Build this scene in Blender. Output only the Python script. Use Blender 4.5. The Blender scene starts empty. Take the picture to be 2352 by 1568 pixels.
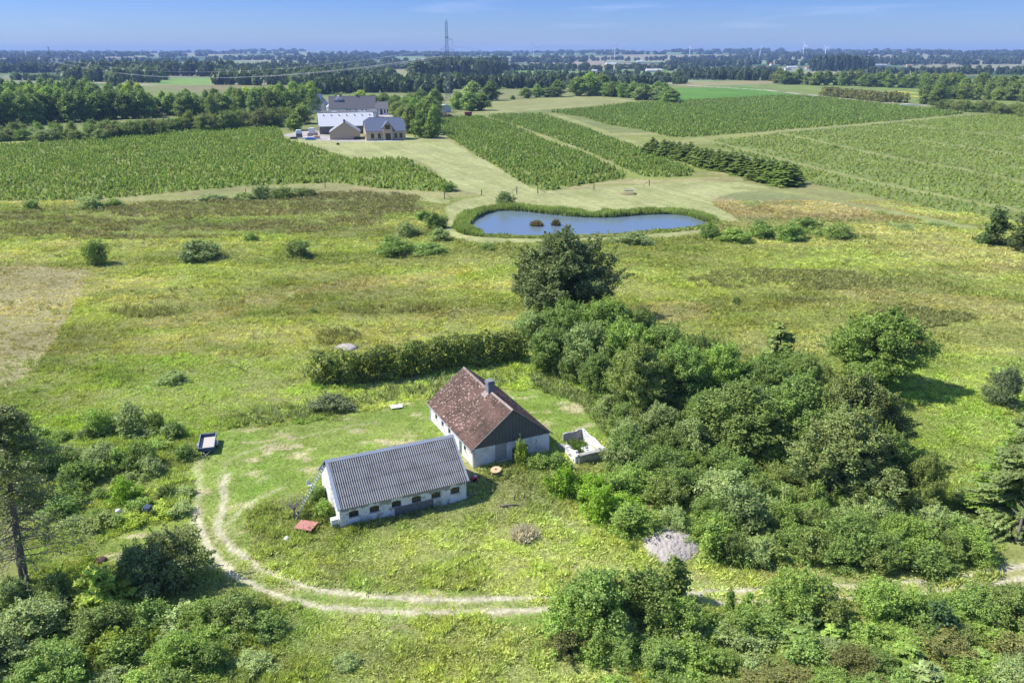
import bpy, math, random
import numpy as np
from mathutils import Vector, Matrix
R = math.radians
C = bpy.context.scene.collection
scene = bpy.context.scene

# ------------------------------------------------------------------ camera
CAM_H = 45.0; PITCH = R(19.8); FPX = 1829.0          # focal length for a 2352 px wide frame
cd = bpy.data.cameras.new('camera'); cam = bpy.data.objects.new('camera', cd); C.objects.link(cam)
cd.sensor_width = 36.0; cd.lens = 36.0 * FPX / 2352.0
cd.clip_start = 1.0; cd.clip_end = 60000.0
cam.location = (0, 0, CAM_H); cam.rotation_euler = (R(90) - PITCH, 0, 0)
scene.camera = cam

# ------------------------------------------------------------------ light
SUN_AZ = R(-84); SUN_EL = R(50)
sv = Vector((math.sin(SUN_AZ) * math.cos(SUN_EL), math.cos(SUN_AZ) * math.cos(SUN_EL), math.sin(SUN_EL)))
sl = bpy.data.lights.new('sun', 'SUN'); sun = bpy.data.objects.new('sun', sl); C.objects.link(sun)
sl.energy = 4.4; sl.angle = R(0.5); sl.color = (1.0, 0.95, 0.87)
sun.location = (-60, 0, 120)
sun.rotation_euler = sv.to_track_quat('Z', 'Y').to_euler()
w = bpy.data.worlds.new('World'); scene.world = w; w.use_nodes = True
nt = w.node_tree; bg = nt.nodes['Background']
sky = nt.nodes.new('ShaderNodeTexSky'); sky.sky_type = 'NISHITA'; sky.sun_disc = False
sky.sun_elevation = SUN_EL; sky.sun_rotation = SUN_AZ
sky.altitude = 0; sky.air_density = 1.0; sky.dust_density = 0.35; sky.ozone_density = 5.0
tc = nt.nodes.new('ShaderNodeTexCoord'); mp = nt.nodes.new('ShaderNodeMapping')
mp.inputs['Scale'].default_value = (2.2, 2.2, 30)
ns = nt.nodes.new('ShaderNodeTexNoise'); ns.inputs['Scale'].default_value = 2.2; ns.inputs['Detail'].default_value = 6
rp = nt.nodes.new('ShaderNodeValToRGB'); rp.color_ramp.elements[0].position = 0.57; rp.color_ramp.elements[1].position = 0.80
rp.color_ramp.elements[1].color = (0.40, 0.40, 0.40, 1)
mx = nt.nodes.new('ShaderNodeMixRGB'); mx.inputs['Color2'].default_value = (3.4, 3.9, 5.6, 1)
tint = nt.nodes.new('ShaderNodeMixRGB'); tint.blend_type = 'MULTIPLY'; tint.inputs['Fac'].default_value = 1
tint.inputs['Color2'].default_value = (0.60, 0.76, 1.28, 1)
L = nt.links
L.new(tc.outputs['Generated'], mp.inputs['Vector']); L.new(mp.outputs['Vector'], ns.inputs['Vector'])
L.new(ns.outputs['Fac'], rp.inputs['Fac']); L.new(rp.outputs['Color'], mx.inputs['Fac'])
L.new(sky.outputs['Color'], tint.inputs['Color1']); L.new(tint.outputs['Color'], mx.inputs['Color1'])
# the low sky is a deeper, more violet blue than the model's pale horizon
sz = nt.nodes.new('ShaderNodeSeparateXYZ'); el = nt.nodes.new('ShaderNodeValToRGB'); L.new(tc.outputs['Generated'], sz.inputs[0]); L.new(sz.outputs['Z'], el.inputs['Fac'])
el.color_ramp.elements[0].position = 0.0; el.color_ramp.elements[0].color = (0.42, 0.50, 0.71, 1)
el.color_ramp.elements[1].position = 0.55; el.color_ramp.elements[1].color = (0.85, 0.85, 1.0, 1)
e1 = el.color_ramp.elements.new(0.07); e1.color = (0.24, 0.365, 0.72, 1); e2 = el.color_ramp.elements.new(0.2); e2.color = (0.32, 0.44, 0.82, 1)
L.new(el.outputs['Color'], tint.inputs['Color2'])
L.new(mx.outputs['Color'], bg.inputs['Color'])
bg.inputs['Strength'].default_value = 0.13
scene.view_settings.view_transform = 'Standard'; scene.view_settings.look = 'None'
scene.view_settings.exposure = 0.70; scene.view_settings.gamma = 1.0
scene.cycles.max_bounces = 6; scene.cycles.diffuse_bounces = 3; scene.cycles.glossy_bounces = 2
scene.cycles.transmission_bounces = 4; scene.cycles.volume_bounces = 0; scene.cycles.transparent_max_bounces = 6
scene.cycles.caustics_reflective = False; scene.cycles.caustics_refractive = False

# ------------------------------------------------------------------ coordinates
# positions were surveyed from the photograph (2352 x 1568 view) and unprojected onto the ground
def G(x, y, z=0.0):
    u = (x - 1176) / FPX; v = -(y - 784) / FPX
    d1 = math.cos(PITCH) + v * math.sin(PITCH); d2 = -math.sin(PITCH) + v * math.cos(PITCH)
    t = (z - CAM_H) / d2
    return np.array([u * t, d1 * t])
def top_height(Y, ypx):                     # height of a point at ground distance Y seen at image row ypx
    a = PITCH - math.atan((784 - ypx) / FPX)
    return CAM_H - Y * math.tan(a)
def polyG(pts, z=0.0): return np.array([G(a, b, z) for a, b in pts])

# ------------------------------------------------------------------ noise
def _hash(ix, iy, seed):
    n = (ix.astype(np.int64) * 374761393 + iy.astype(np.int64) * 668265263 + seed * 974711) & 0x7fffffff
    n = ((n ^ (n >> 13)) * 1274126177) & 0x7fffffff
    n = (n ^ (n >> 16)) & 0x7fffffff
    return n / float(0x7fffffff)
def vnoise(x, y, seed=0):
    ix = np.floor(x); iy = np.floor(y); fx = x - ix; fy = y - iy
    fx = fx * fx * (3 - 2 * fx); fy = fy * fy * (3 - 2 * fy)
    a = _hash(ix, iy, seed); b = _hash(ix + 1, iy, seed); c = _hash(ix, iy + 1, seed); d = _hash(ix + 1, iy + 1, seed)
    return (a * (1 - fx) + b * fx) * (1 - fy) + (c * (1 - fx) + d * fx) * fy
def fbm(x, y, sc, octv=4, seed=0, gain=0.55):
    s = 0; a = 1.0; t = 0
    for o in range(octv):
        s = s + a * vnoise(x / sc + 17.3 * o, y / sc - 9.1 * o, seed + o); t += a; a *= gain; sc /= 2.03
    return s / t
def sstep(a, b, x):
    t = np.clip((x - a) / (b - a), 0, 1); return t * t * (3 - 2 * t)
def inpoly(P, x, y):
    m = np.zeros(x.shape, bool)
    bb = (x >= P[:, 0].min()) & (x <= P[:, 0].max()) & (y >= P[:, 1].min()) & (y <= P[:, 1].max())
    if not bb.any(): return m
    xs = x[bb]; ys = y[bb]; r = np.zeros(xs.shape, bool); n = len(P)
    for i in range(n):
        x1, y1 = P[i]; x2, y2 = P[(i + 1) % n]
        if y1 == y2: continue
        c = ((y1 > ys) != (y2 > ys)) & (xs < (x2 - x1) * (ys - y1) / (y2 - y1) + x1)
        r ^= c
    m[bb] = r; return m
def dline(P, x, y):                          # distance to a polyline
    d = np.full(x.shape, 1e9)
    for i in range(len(P) - 1):
        ax, ay = P[i]; bx, by = P[i + 1]; vx, vy = bx - ax, by - ay; l2 = vx * vx + vy * vy + 1e-9
        t = np.clip(((x - ax) * vx + (y - ay) * vy) / l2, 0, 1)
        d = np.minimum(d, np.hypot(x - ax - t * vx, y - ay - t * vy))
    return d
def smooth_poly(P, it=2):
    for _ in range(it):
        Q = []
        for i in range(len(P)):
            a = P[i]; b = P[(i + 1) % len(P)]; Q += [a * .75 + b * .25, a * .25 + b * .75]
        P = np.array(Q)
    return P
def smooth_line(P, it=2):
    for _ in range(it):
        Q = [P[0]]
        for i in range(len(P) - 1):
            Q += [P[i] * .75 + P[i + 1] * .25, P[i] * .25 + P[i + 1] * .75]
        Q.append(P[-1]); P = np.array(Q)
    return P

# ------------------------------------------------------------------ object helpers
def tag(o, label=None, cat=None, group=None, kind=None):
    if label: o['label'] = label
    if cat: o['category'] = cat
    if group: o['group'] = group
    if kind: o['kind'] = kind
    return o
def link(o, parent=None):
    C.objects.link(o)
    if parent: o.parent = parent
    return o
def empty(name, loc=(0, 0, 0), rz=0.0):
    o = bpy.data.objects.new(name, None); C.objects.link(o)
    o.empty_display_size = 0.3; o.location = loc; o.rotation_euler = (0, 0, rz); return o
def np_mesh(name, V, F, col=None, smooth=False):
    """V (n,3), F (m,k) constant k; col per face rgb"""
    V = np.ascontiguousarray(V, np.float32); F = np.ascontiguousarray(F, np.int32); m, k = F.shape
    me = bpy.data.meshes.new(name)
    me.vertices.add(len(V)); me.vertices.foreach_set('co', V.ravel())
    me.loops.add(m * k); me.loops.foreach_set('vertex_index', F.ravel())
    me.polygons.add(m); me.polygons.foreach_set('loop_start', np.arange(0, m * k, k, dtype=np.int32))
    me.polygons.foreach_set('loop_total', np.full(m, k, np.int32))
    if smooth: me.polygons.foreach_set('use_smooth', np.ones(m, bool))
    me.update(calc_edges=True)
    if col is not None:
        dom = 'FACE' if len(col) == m else 'POINT'
        a = me.attributes.new('Col', 'FLOAT_COLOR', dom)
        c4 = np.ones((len(col), 4), np.float32); c4[:, :3] = col; a.data.foreach_set('color', c4.ravel())
    return me
class MB:
    """collects boxes, tubes, prisms, links them as ONE mesh"""
    def __init__(s): s.v = []; s.f = []
    def add(s, vs, fs):
        b = len(s.v); s.v += [tuple(map(float, q)) for q in vs]; s.f += [tuple(i + b for i in f) for f in fs]; return s
    def box(s, x0, x1, y0, y1, z0, z1, M=None):
        vs = [(x, y, z) for z in (z0, z1) for y in (y0, y1) for x in (x0, x1)]
        if M is not None: vs = [M @ Vector(q) for q in vs]
        return s.add(vs, [(0, 2, 3, 1), (4, 5, 7, 6), (0, 1, 5, 4), (2, 6, 7, 3), (0, 4, 6, 2), (1, 3, 7, 5)])
    def prism(s, poly, axis, a, b):
        """poly in the two other axes (order preserved), extruded along axis from a to b"""
        n = len(poly)
        def mk(p, q):
            if axis == 0: return (q, p[0], p[1])
            if axis == 1: return (p[0], q, p[1])
            return (p[0], p[1], q)
        vs = [mk(p, a) for p in poly] + [mk(p, b) for p in poly]
        return s.add(vs, [tuple(range(n))[::-1], tuple(range(n, 2 * n))] + [(i, (i + 1) % n, n + (i + 1) % n, n + i) for i in range(n)])
    def tube(s, pts, rad, n=8, cap=True):
        pts = [Vector(p) for p in pts]
        rs = rad if hasattr(rad, '__len__') else [rad] * len(pts)
        b = len(s.v); rings = []
        for i, p in enumerate(pts):
            d = (pts[min(i + 1, len(pts) - 1)] - pts[max(i - 1, 0)]).normalized()
            u = d.orthogonal().normalized() if i == 0 else (u - d * u.dot(d)).normalized()
            q = d.cross(u)
            s.v += [tuple(p + (u * math.cos(2 * math.pi * k / n) + q * math.sin(2 * math.pi * k / n)) * rs[i]) for k in range(n)]
        for i in range(len(pts) - 1):
            for k in range(n):
                a = b + i * n + k; c = b + i * n + (k + 1) % n
                s.f.append((a, c, c + n, a + n))
        if cap:
            s.f.append(tuple(b + k for k in range(n))[::-1]); s.f.append(tuple(b + (len(pts) - 1) * n + k for k in range(n)))
        return s
    def lathe(s, prof, n=16, c=(0, 0)):
        b = len(s.v)
        for r, z in prof: s.v += [(c[0] + r * math.cos(2 * math.pi * k / n), c[1] + r * math.sin(2 * math.pi * k / n), z) for k in range(n)]
        for i in range(len(prof) - 1):
            for k in range(n):
                a = b + i * n + k; q = b + i * n + (k + 1) % n; s.f.append((a, q, q + n, a + n))
        s.f.append(tuple(b + k for k in range(n))[::-1]); s.f.append(tuple(b + (len(prof) - 1) * n + k for k in range(n)))
        return s
    def build(s, name, mat, parent=None, smooth=False, loc=None, rz=None):
        me = bpy.data.meshes.new(name); me.from_pydata(s.v, [], s.f); me.validate(); me.update()
        if smooth: me.polygons.foreach_set('use_smooth', [True] * len(me.polygons))
        me.materials.append(mat); o = bpy.data.objects.new(name, me); link(o, parent)
        if loc is not None: o.location = loc
        if rz is not None: o.rotation_euler = (0, 0, rz)
        return o

# ------------------------------------------------------------------ materials
def mat(name, base, rough=0.8, spec=0.3, metal=0.0, noise=None, bump=None, coord='Object', extra=None):
    """base colour broken up with procedural noise. noise=(scale, amount, colour2)"""
    m = bpy.data.materials.new(name); m.use_nodes = True; n = m.node_tree; b = n.nodes['Principled BSDF']
    b.inputs['Roughness'].default_value = rough; b.inputs['Metallic'].default_value = metal
    b.inputs['Specular IOR Level'].default_value = spec
    b.inputs['Base Color'].default_value = (*base, 1)
    t = n.nodes.new('ShaderNodeTexCoord')
    if noise:
        a = n.nodes.new('ShaderNodeTexNoise'); a.inputs['Scale'].default_value = noise[0]; a.inputs['Detail'].default_value = 8
        a.inputs['Roughness'].default_value = 0.65
        r = n.nodes.new('ShaderNodeValToRGB'); e = r.color_ramp.elements
        c = 0.5; wd = noise[1]; e[0].position = c - wd; e[1].position = c + wd
        e[0].color = (*base, 1); e[1].color = (*noise[2], 1)
        n.links.new(t.outputs[coord], a.inputs['Vector']); n.links.new(a.outputs['Fac'], r.inputs['Fac'])
        n.links.new(r.outputs['Color'], b.inputs['Base Color'])
    if bump:
        a2 = n.nodes.new('ShaderNodeTexNoise'); a2.inputs['Scale'].default_value = bump[0]; a2.inputs['Detail'].default_value = 6
        bp = n.nodes.new('ShaderNodeBump'); bp.inputs['Strength'].default_value = bump[1]; bp.inputs['Distance'].default_value = bump[2]
        n.links.new(t.outputs[coord], a2.inputs['Vector']); n.links.new(a2.outputs['Fac'], bp.inputs['Height'])
        n.links.new(bp.outputs['Normal'], b.inputs['Normal'])
    if extra: extra(n, b, t)
    return m
def leaf_material(name, trans=0.28, rough=0.5, spec=0.25):
    m = bpy.data.materials.new(name); m.use_nodes = True; n = m.node_tree; b = n.nodes['Principled BSDF']; out = n.nodes['Material Output']
    at = n.nodes.new('ShaderNodeAttribute'); at.attribute_name = 'Col'
    oi = n.nodes.new('ShaderNodeObjectInfo')
    mr = n.nodes.new('ShaderNodeMapRange'); mr.inputs['To Min'].default_value = 0.85; mr.inputs['To Max'].default_value = 1.2
    m1 = n.nodes.new('ShaderNodeMixRGB'); m1.blend_type = 'MULTIPLY'; m1.inputs['Fac'].default_value = 1
    vm = n.nodes.new('ShaderNodeVectorMath'); vm.operation = 'SCALE'
    n.links.new(oi.outputs['Random'], mr.inputs['Value'])
    n.links.new(at.outputs['Color'], m1.inputs['Color1']); n.links.new(oi.outputs['Color'], m1.inputs['Color2'])
    n.links.new(m1.outputs['Color'], vm.inputs[0]); n.links.new(mr.outputs['Result'], vm.inputs['Scale'])
    n.links.new(vm.outputs['Vector'], b.inputs['Base Color'])
    b.inputs['Roughness'].default_value = rough; b.inputs['Specular IOR Level'].default_value = spec
    tr = n.nodes.new('ShaderNodeBsdfTranslucent')
    hs = n.nodes.new('ShaderNodeMixRGB'); hs.blend_type = 'MULTIPLY'; hs.inputs['Fac'].default_value = 1; hs.inputs['Color2'].default_value = (1.15, 1.2, 0.6, 1)
    n.links.new(vm.outputs['Vector'], hs.inputs['Color1']); n.links.new(hs.outputs['Color'], tr.inputs['Color'])
    ms = n.nodes.new('ShaderNodeMixShader'); ms.inputs['Fac'].default_value = trans
    n.links.new(b.outputs['BSDF'], ms.inputs[1]); n.links.new(tr.outputs['BSDF'], ms.inputs[2])
    n.links.new(ms.outputs['Shader'], out.inputs['Surface'])
    return m
M = {}
M['leaf'] = leaf_material('foliage', .34)
M['grass'] = leaf_material('grass_blades', 0.3, 0.6, 0.2)
M['bark'] = mat('bark', (0.10, 0.085, 0.07), 0.9, noise=(6, 0.2, (0.22, 0.19, 0.16)), bump=(20, 0.6, 0.05))
M['palebark'] = mat('pale_bark', (0.30, 0.26, 0.22), 0.9, noise=(5, 0.25, (0.15, 0.12, 0.10)), bump=(20, 0.6, 0.05))

def ground_material():
    m = bpy.data.materials.new('ground'); m.use_nodes = True; n = m.node_tree; b = n.nodes['Principled BSDF']
    at = n.nodes.new('ShaderNodeAttribute'); at.attribute_name = 'Col'
    g = n.nodes.new('ShaderNodeNewGeometry')
    prev = at.outputs['Color']
    for sc, lo, hi, det, st in ((0.045, 0.8, 1.2, 5, 1), (0.5, 0.75, 1.25, 6, 1), (3.0, 0.72, 1.3, 5, 1)):
        t = n.nodes.new('ShaderNodeTexNoise'); t.inputs['Scale'].default_value = sc; t.inputs['Detail'].default_value = det
        t.inputs['Roughness'].default_value = 0.65
        mr = n.nodes.new('ShaderNodeMapRange'); mr.inputs['From Min'].default_value = 0.3; mr.inputs['From Max'].default_value = 0.7
        mr.inputs['To Min'].default_value = lo; mr.inputs['To Max'].default_value = hi
        vm = n.nodes.new('ShaderNodeVectorMath'); vm.operation = 'SCALE'
        n.links.new(g.outputs['Position'], t.inputs['Vector']); n.links.new(t.outputs['Fac'], mr.inputs['Value'])
        n.links.new(prev, vm.inputs[0]); n.links.new(mr.outputs['Result'], vm.inputs['Scale']); prev = vm.outputs['Vector']
    n.links.new(prev, b.inputs['Base Color'])
    b.inputs['Roughness'].default_value = 0.95; b.inputs['Specular IOR Level'].default_value = 0.1
    t = n.nodes.new('ShaderNodeTexNoise'); t.inputs['Scale'].default_value = 1.6; t.inputs['Detail'].default_value = 8
    bp = n.nodes.new('ShaderNodeBump'); bp.inputs['Strength'].default_value = 0.7; bp.inputs['Distance'].default_value = 0.35
    n.links.new(g.outputs['Position'], t.inputs['Vector']); n.links.new(t.outputs['Fac'], bp.inputs['Height'])
    n.links.new(bp.outputs['Normal'], b.inputs['Normal'])
    return m
M['ground'] = ground_material()

# ------------------------------------------------------------------ land cover polygons (surveyed, then laid out on the ground)
def Z(pts, it=1): return smooth_poly(polyG(pts), it)
POND = smooth_poly(polyG([(1070, 516), (1085, 500), (1115, 487), (1150, 481), (1200, 483), (1260, 490), (1330, 497), (1400, 498),
    (1460, 492), (1530, 489), (1580, 493), (1610, 503), (1640, 514), (1600, 524), (1540, 531), (1450, 537), (1380, 541), (1300, 544),
    (1200, 545), (1130, 543), (1085, 537), (1064, 527)], -0.3), 2)
LAWN = [Z([(720, 335), (655, 318), (680, 306), (760, 312), (940, 312), (1000, 308), (1120, 372), (1240, 432), (1235, 450), (1080, 447), (1030, 420), (980, 375), (930, 362), (815, 366)]),
        Z([(1020, 470), (1100, 450), (1240, 440), (1480, 425), (1600, 415), (1720, 420), (1780, 432), (1700, 440), (1640, 455), (1630, 465), (1700, 505), (1690, 512), (1640, 506),
           (1600, 545), (1400, 550), (1180, 560), (1060, 556), (1015, 535), (1025, 500)]),
        Z([(860, 452), (1030, 455), (1040, 470), (960, 462)])]
P_MID = [Z([(1003, 272), (1100, 268), (1180, 290), (1260, 326), (1340, 352), (1440, 400), (1435, 410), (1250, 440), (1218, 430), (1120, 372), (1060, 335), (1005, 300)], 0),
         Z([(1112, 266), (1240, 262), (1330, 290), (1420, 325), (1480, 345), (1600, 395), (1585, 405), (1480, 408), (1350, 348), (1210, 296)], 0)]
P_LEFT = [Z([(-260, 345), (0, 335), (180, 318), (400, 305), (560, 290), (640, 292), (655, 322), (720, 338), (800, 366), (930, 364), (985, 395), (1045, 430), (1000, 440), (900, 436),
             (820, 426), (770, 420), (560, 428), (300, 452), (160, 462), (0, 464), (-260, 475)], 0)]
P_UP = [Z([(1265, 258), (1450, 238), (1800, 220), (1900, 225), (2215, 262), (2000, 282), (1600, 315), (1545, 316), (1480, 300), (1400, 288), (1340, 270)], 0)]
P_LOW = [Z([(1625, 324), (1800, 306), (2000, 288), (2250, 264), (2700, 262), (2700, 590), (2352, 512), (2250, 495), (2150, 482), (1830, 415), (1740, 365), (1640, 335)], 0)]
LANES = [polyG(p) for p in ([(1618, 321), (1801, 368), (2001, 418), (2235, 464), (2420, 500)], [(1801, 308), (2001, 352), (2201, 388), (2352, 418), (2600, 468)],
         [(2118, 323), (2352, 358), (2600, 396)], [(2061, 285), (2352, 318), (2650, 352)])]
REDROUGH = Z([(1635, 452), (1720, 438), (1830, 442), (1960, 462), (2110, 492), (2100, 508), (1850, 512), (1700, 506), (1650, 480)])
LEFTDRY = Z([(-300, 612), (205, 610), (195, 660), (160, 720), (120, 800), (60, 860), (20, 895), (-300, 900)])
RUSH = [Z([(-300, 500), (0, 492), (300, 470), (600, 452), (760, 440), (985, 447), (960, 495), (820, 528), (560, 545), (200, 552), (-300, 556)])]
DARKP = [Z(p) for p in ([(1560, 640), (1700, 615), (2000, 630), (2110, 650), (1950, 670), (1600, 665)], [(1750, 690), (1900, 685), (2120, 705), (2200, 725), (1900, 722)],
                        [(2050, 735), (2200, 715), (2260, 735), (2100, 760)], [(220, 712), (400, 705), (440, 718), (300, 735)], [(720, 770), (800, 755), (850, 780), (740, 800)],
                        [(770, 705), (1000, 695), (1040, 715), (800, 725)])]
STRAW = [Z(p) for p in ([(640, 668), (900, 632), (1100, 612), (1110, 625), (900, 655), (700, 682)], [(300, 740), (560, 700), (600, 715), (380, 760)],
                        [(1420, 700), (1600, 690), (1650, 720), (1450, 760)], [(1900, 660), (2100, 670), (2352, 690), (2352, 720), (2000, 700)])]
YARD = Z([(430, 1050), (520, 985), (700, 965), (900, 930), (985, 918), (1180, 890), (1300, 900), (1400, 960), (1290, 990), (1260, 1000), (1100, 1080), (760, 1080),
          (730, 1120), (620, 1150), (560, 1230), (540, 1320), (640, 1350), (900, 1365), (1290, 1360), (1290, 1420), (1000, 1425), (700, 1410), (540, 1345), (440, 1270),
          (200, 1295), (190, 1240), (430, 1190)])
YARD2 = Z([(1150, 900), (1220, 895), (1330, 920), (1400, 975), (1380, 1010), (1290, 985), (1200, 930)])
FIELDS = [  # (polygon, albedo)
    (Z([(150, 181), (370, 183), (360, 197), (240, 193), (150, 189)], 0), (.26, .27, .15)), (Z([(360, 180), (530, 178), (522, 192), (430, 197), (350, 194)], 0), (.17, .27, .07)),
    (Z([(345, 196), (720, 194), (740, 210), (440, 212)], 0), (.20, .19, .09)),
    (Z([(0, 172), (150, 172), (150, 200), (0, 195)], 0), (.20, .22, .12)),
    (Z([(735, 226), (1100, 212), (1400, 197), (1420, 206), (1130, 232), (760, 246)], 0), (.20, .21, .09)),
    (Z([(1045, 262), (1130, 234), (1240, 224), (1380, 218), (1490, 238), (1270, 250), (1060, 268)], 0), (.24, .25, .10)),
    (Z([(1552, 203), (1720, 200), (1830, 218), (1600, 232), (1500, 238)], 0), (.10, .21, .035)),
    (Z([(1520, 190), (1780, 184), (1790, 193), (1560, 198)], 0), (.26, .23, .11)),
    (Z([(1720, 196), (1880, 192), (2300, 204), (2352, 250), (2100, 236), (1860, 216)], 0), (.17, .22, .06)),
    (Z([(890, 154), (940, 152), (935, 178), (893, 172)], 0), (.24, .24, .10)), (Z([(1148, 160), (1300, 158), (1290, 171), (1150, 170)], 0), (.14, .23, .06)),
    (Z([(740, 215), (850, 211), (850, 216), (740, 222)], 0), (.16, .23, .08)),
    (Z([(1040, 172), (1160, 172), (1160, 178), (1040, 180)], 0), (.24, .22, .13)), (Z([(1750, 158), (1900, 154), (1900, 165), (1760, 165)], 0), (.22, .25, .15)),
    (Z([(2110, 148), (2352, 150), (2352, 160), (2110, 158)], 0), (.24, .24, .14)),
]
FLOWERS = [polyG(p) for p in ([(2050, 210), (2110, 214)], [(2094, 221), (2160, 227)])]
ROAD = smooth_line(polyG([(1755, 207), (1851, 217), (1968, 230), (2068, 238), (2151, 243), (2250, 253), (2400, 270), (2700, 300)]))
ROAD2 = smooth_line(polyG([(1500, 186), (1535, 191), (1575, 196), (1640, 200), (1755, 207)]))
GRASSLANE = [smooth_line(polyG(p)) for p in ([(1490, 345), (1560, 322), (1800, 300), (2000, 285), (2230, 264)], [(1270, 262), (1340, 285), (1420, 315), (1500, 345)],
             [(1700, 432), (1800, 438), (2000, 478), (2220, 520)])]
FARYARD = [Z([(640, 312), (700, 300), (735, 300), (760, 315), (830, 318), (840, 326), (790, 326), (720, 322)], 0), Z([(820, 262), (900, 262), (905, 272), (850, 272)], 0)]
RUTS = [(smooth_line(polyG(p)), wd, st) for p, wd, st in (
    ([(1300, 1395), (1240, 1402), (1100, 1409), (950, 1410), (800, 1402), (700, 1388), (620, 1362), (560, 1330), (520, 1302), (490, 1268), (468, 1238), (455, 1205), (450, 1165)], .46, 1.0),
    ([(1300, 1370), (1240, 1374), (1100, 1378), (950, 1376), (820, 1368), (700, 1348), (620, 1318), (560, 1280), (528, 1250), (500, 1220)], .44, 1.0),
    ([(500, 1225), (498, 1200), (510, 1175), (517, 1150), (510, 1120), (520, 1090)], .5, .75),
    ([(490, 1250), (505, 1225), (530, 1195), (560, 1165), (600, 1140), (650, 1118)], .4, .35),
    ([(450, 1165), (462, 1120), (450, 1085), (460, 1055)], .4, .5),
    ([(500, 1100), (520, 1060), (580, 1030), (700, 1000), (850, 970)], .3, .25),
    ([(1300, 1370), (1500, 1362), (1640, 1357), (1800, 1352), (1960, 1346), (2080, 1338), (2170, 1328), (2260, 1312), (2352, 1298), (2480, 1280)], .50, .95),
    ([(1300, 1395), (1500, 1388), (1640, 1383), (1800, 1378), (1960, 1372), (2100, 1364), (2200, 1352), (2352, 1326), (2480, 1306)], .46, .8))]
BUILD_FLAT = [np.array([-12., 78.])]

def T(x, y):
    x = np.asarray(x, float); y = np.asarray(y, float)
    z = (fbm(x, y, 14, 3, 5) - .5) * 0.5 * sstep(20, 60, np.abs(y) + 30) * (1 - .8 * np.exp(-((x + 4) ** 2 + (y - 80) ** 2) / 300))
    z = z * (1 - sstep(230, 260, y) * .5)
    z = z + sstep(3000, 9500, y + np.abs(x) * .2) * (22 + 68 * fbm(x, y, 2600, 3, 77)) 
    return z
_pc = POND.mean(0)
def pond_depth(x, y):
    d = np.zeros(np.shape(x)); m = (np.abs(x - _pc[0]) < 70) & (np.abs(y - _pc[1]) < 60)
    if m.any():
        xs = x[m]; ys = y[m]; ins = inpoly(POND, xs, ys); dd = dline(np.vstack([POND, POND[:1]]), xs, ys)
        d[m] = np.where(ins, -0.45 - np.minimum(dd, 3) * .4, -0.45 * (1 - sstep(0, 3.5, dd)))
    return d

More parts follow.
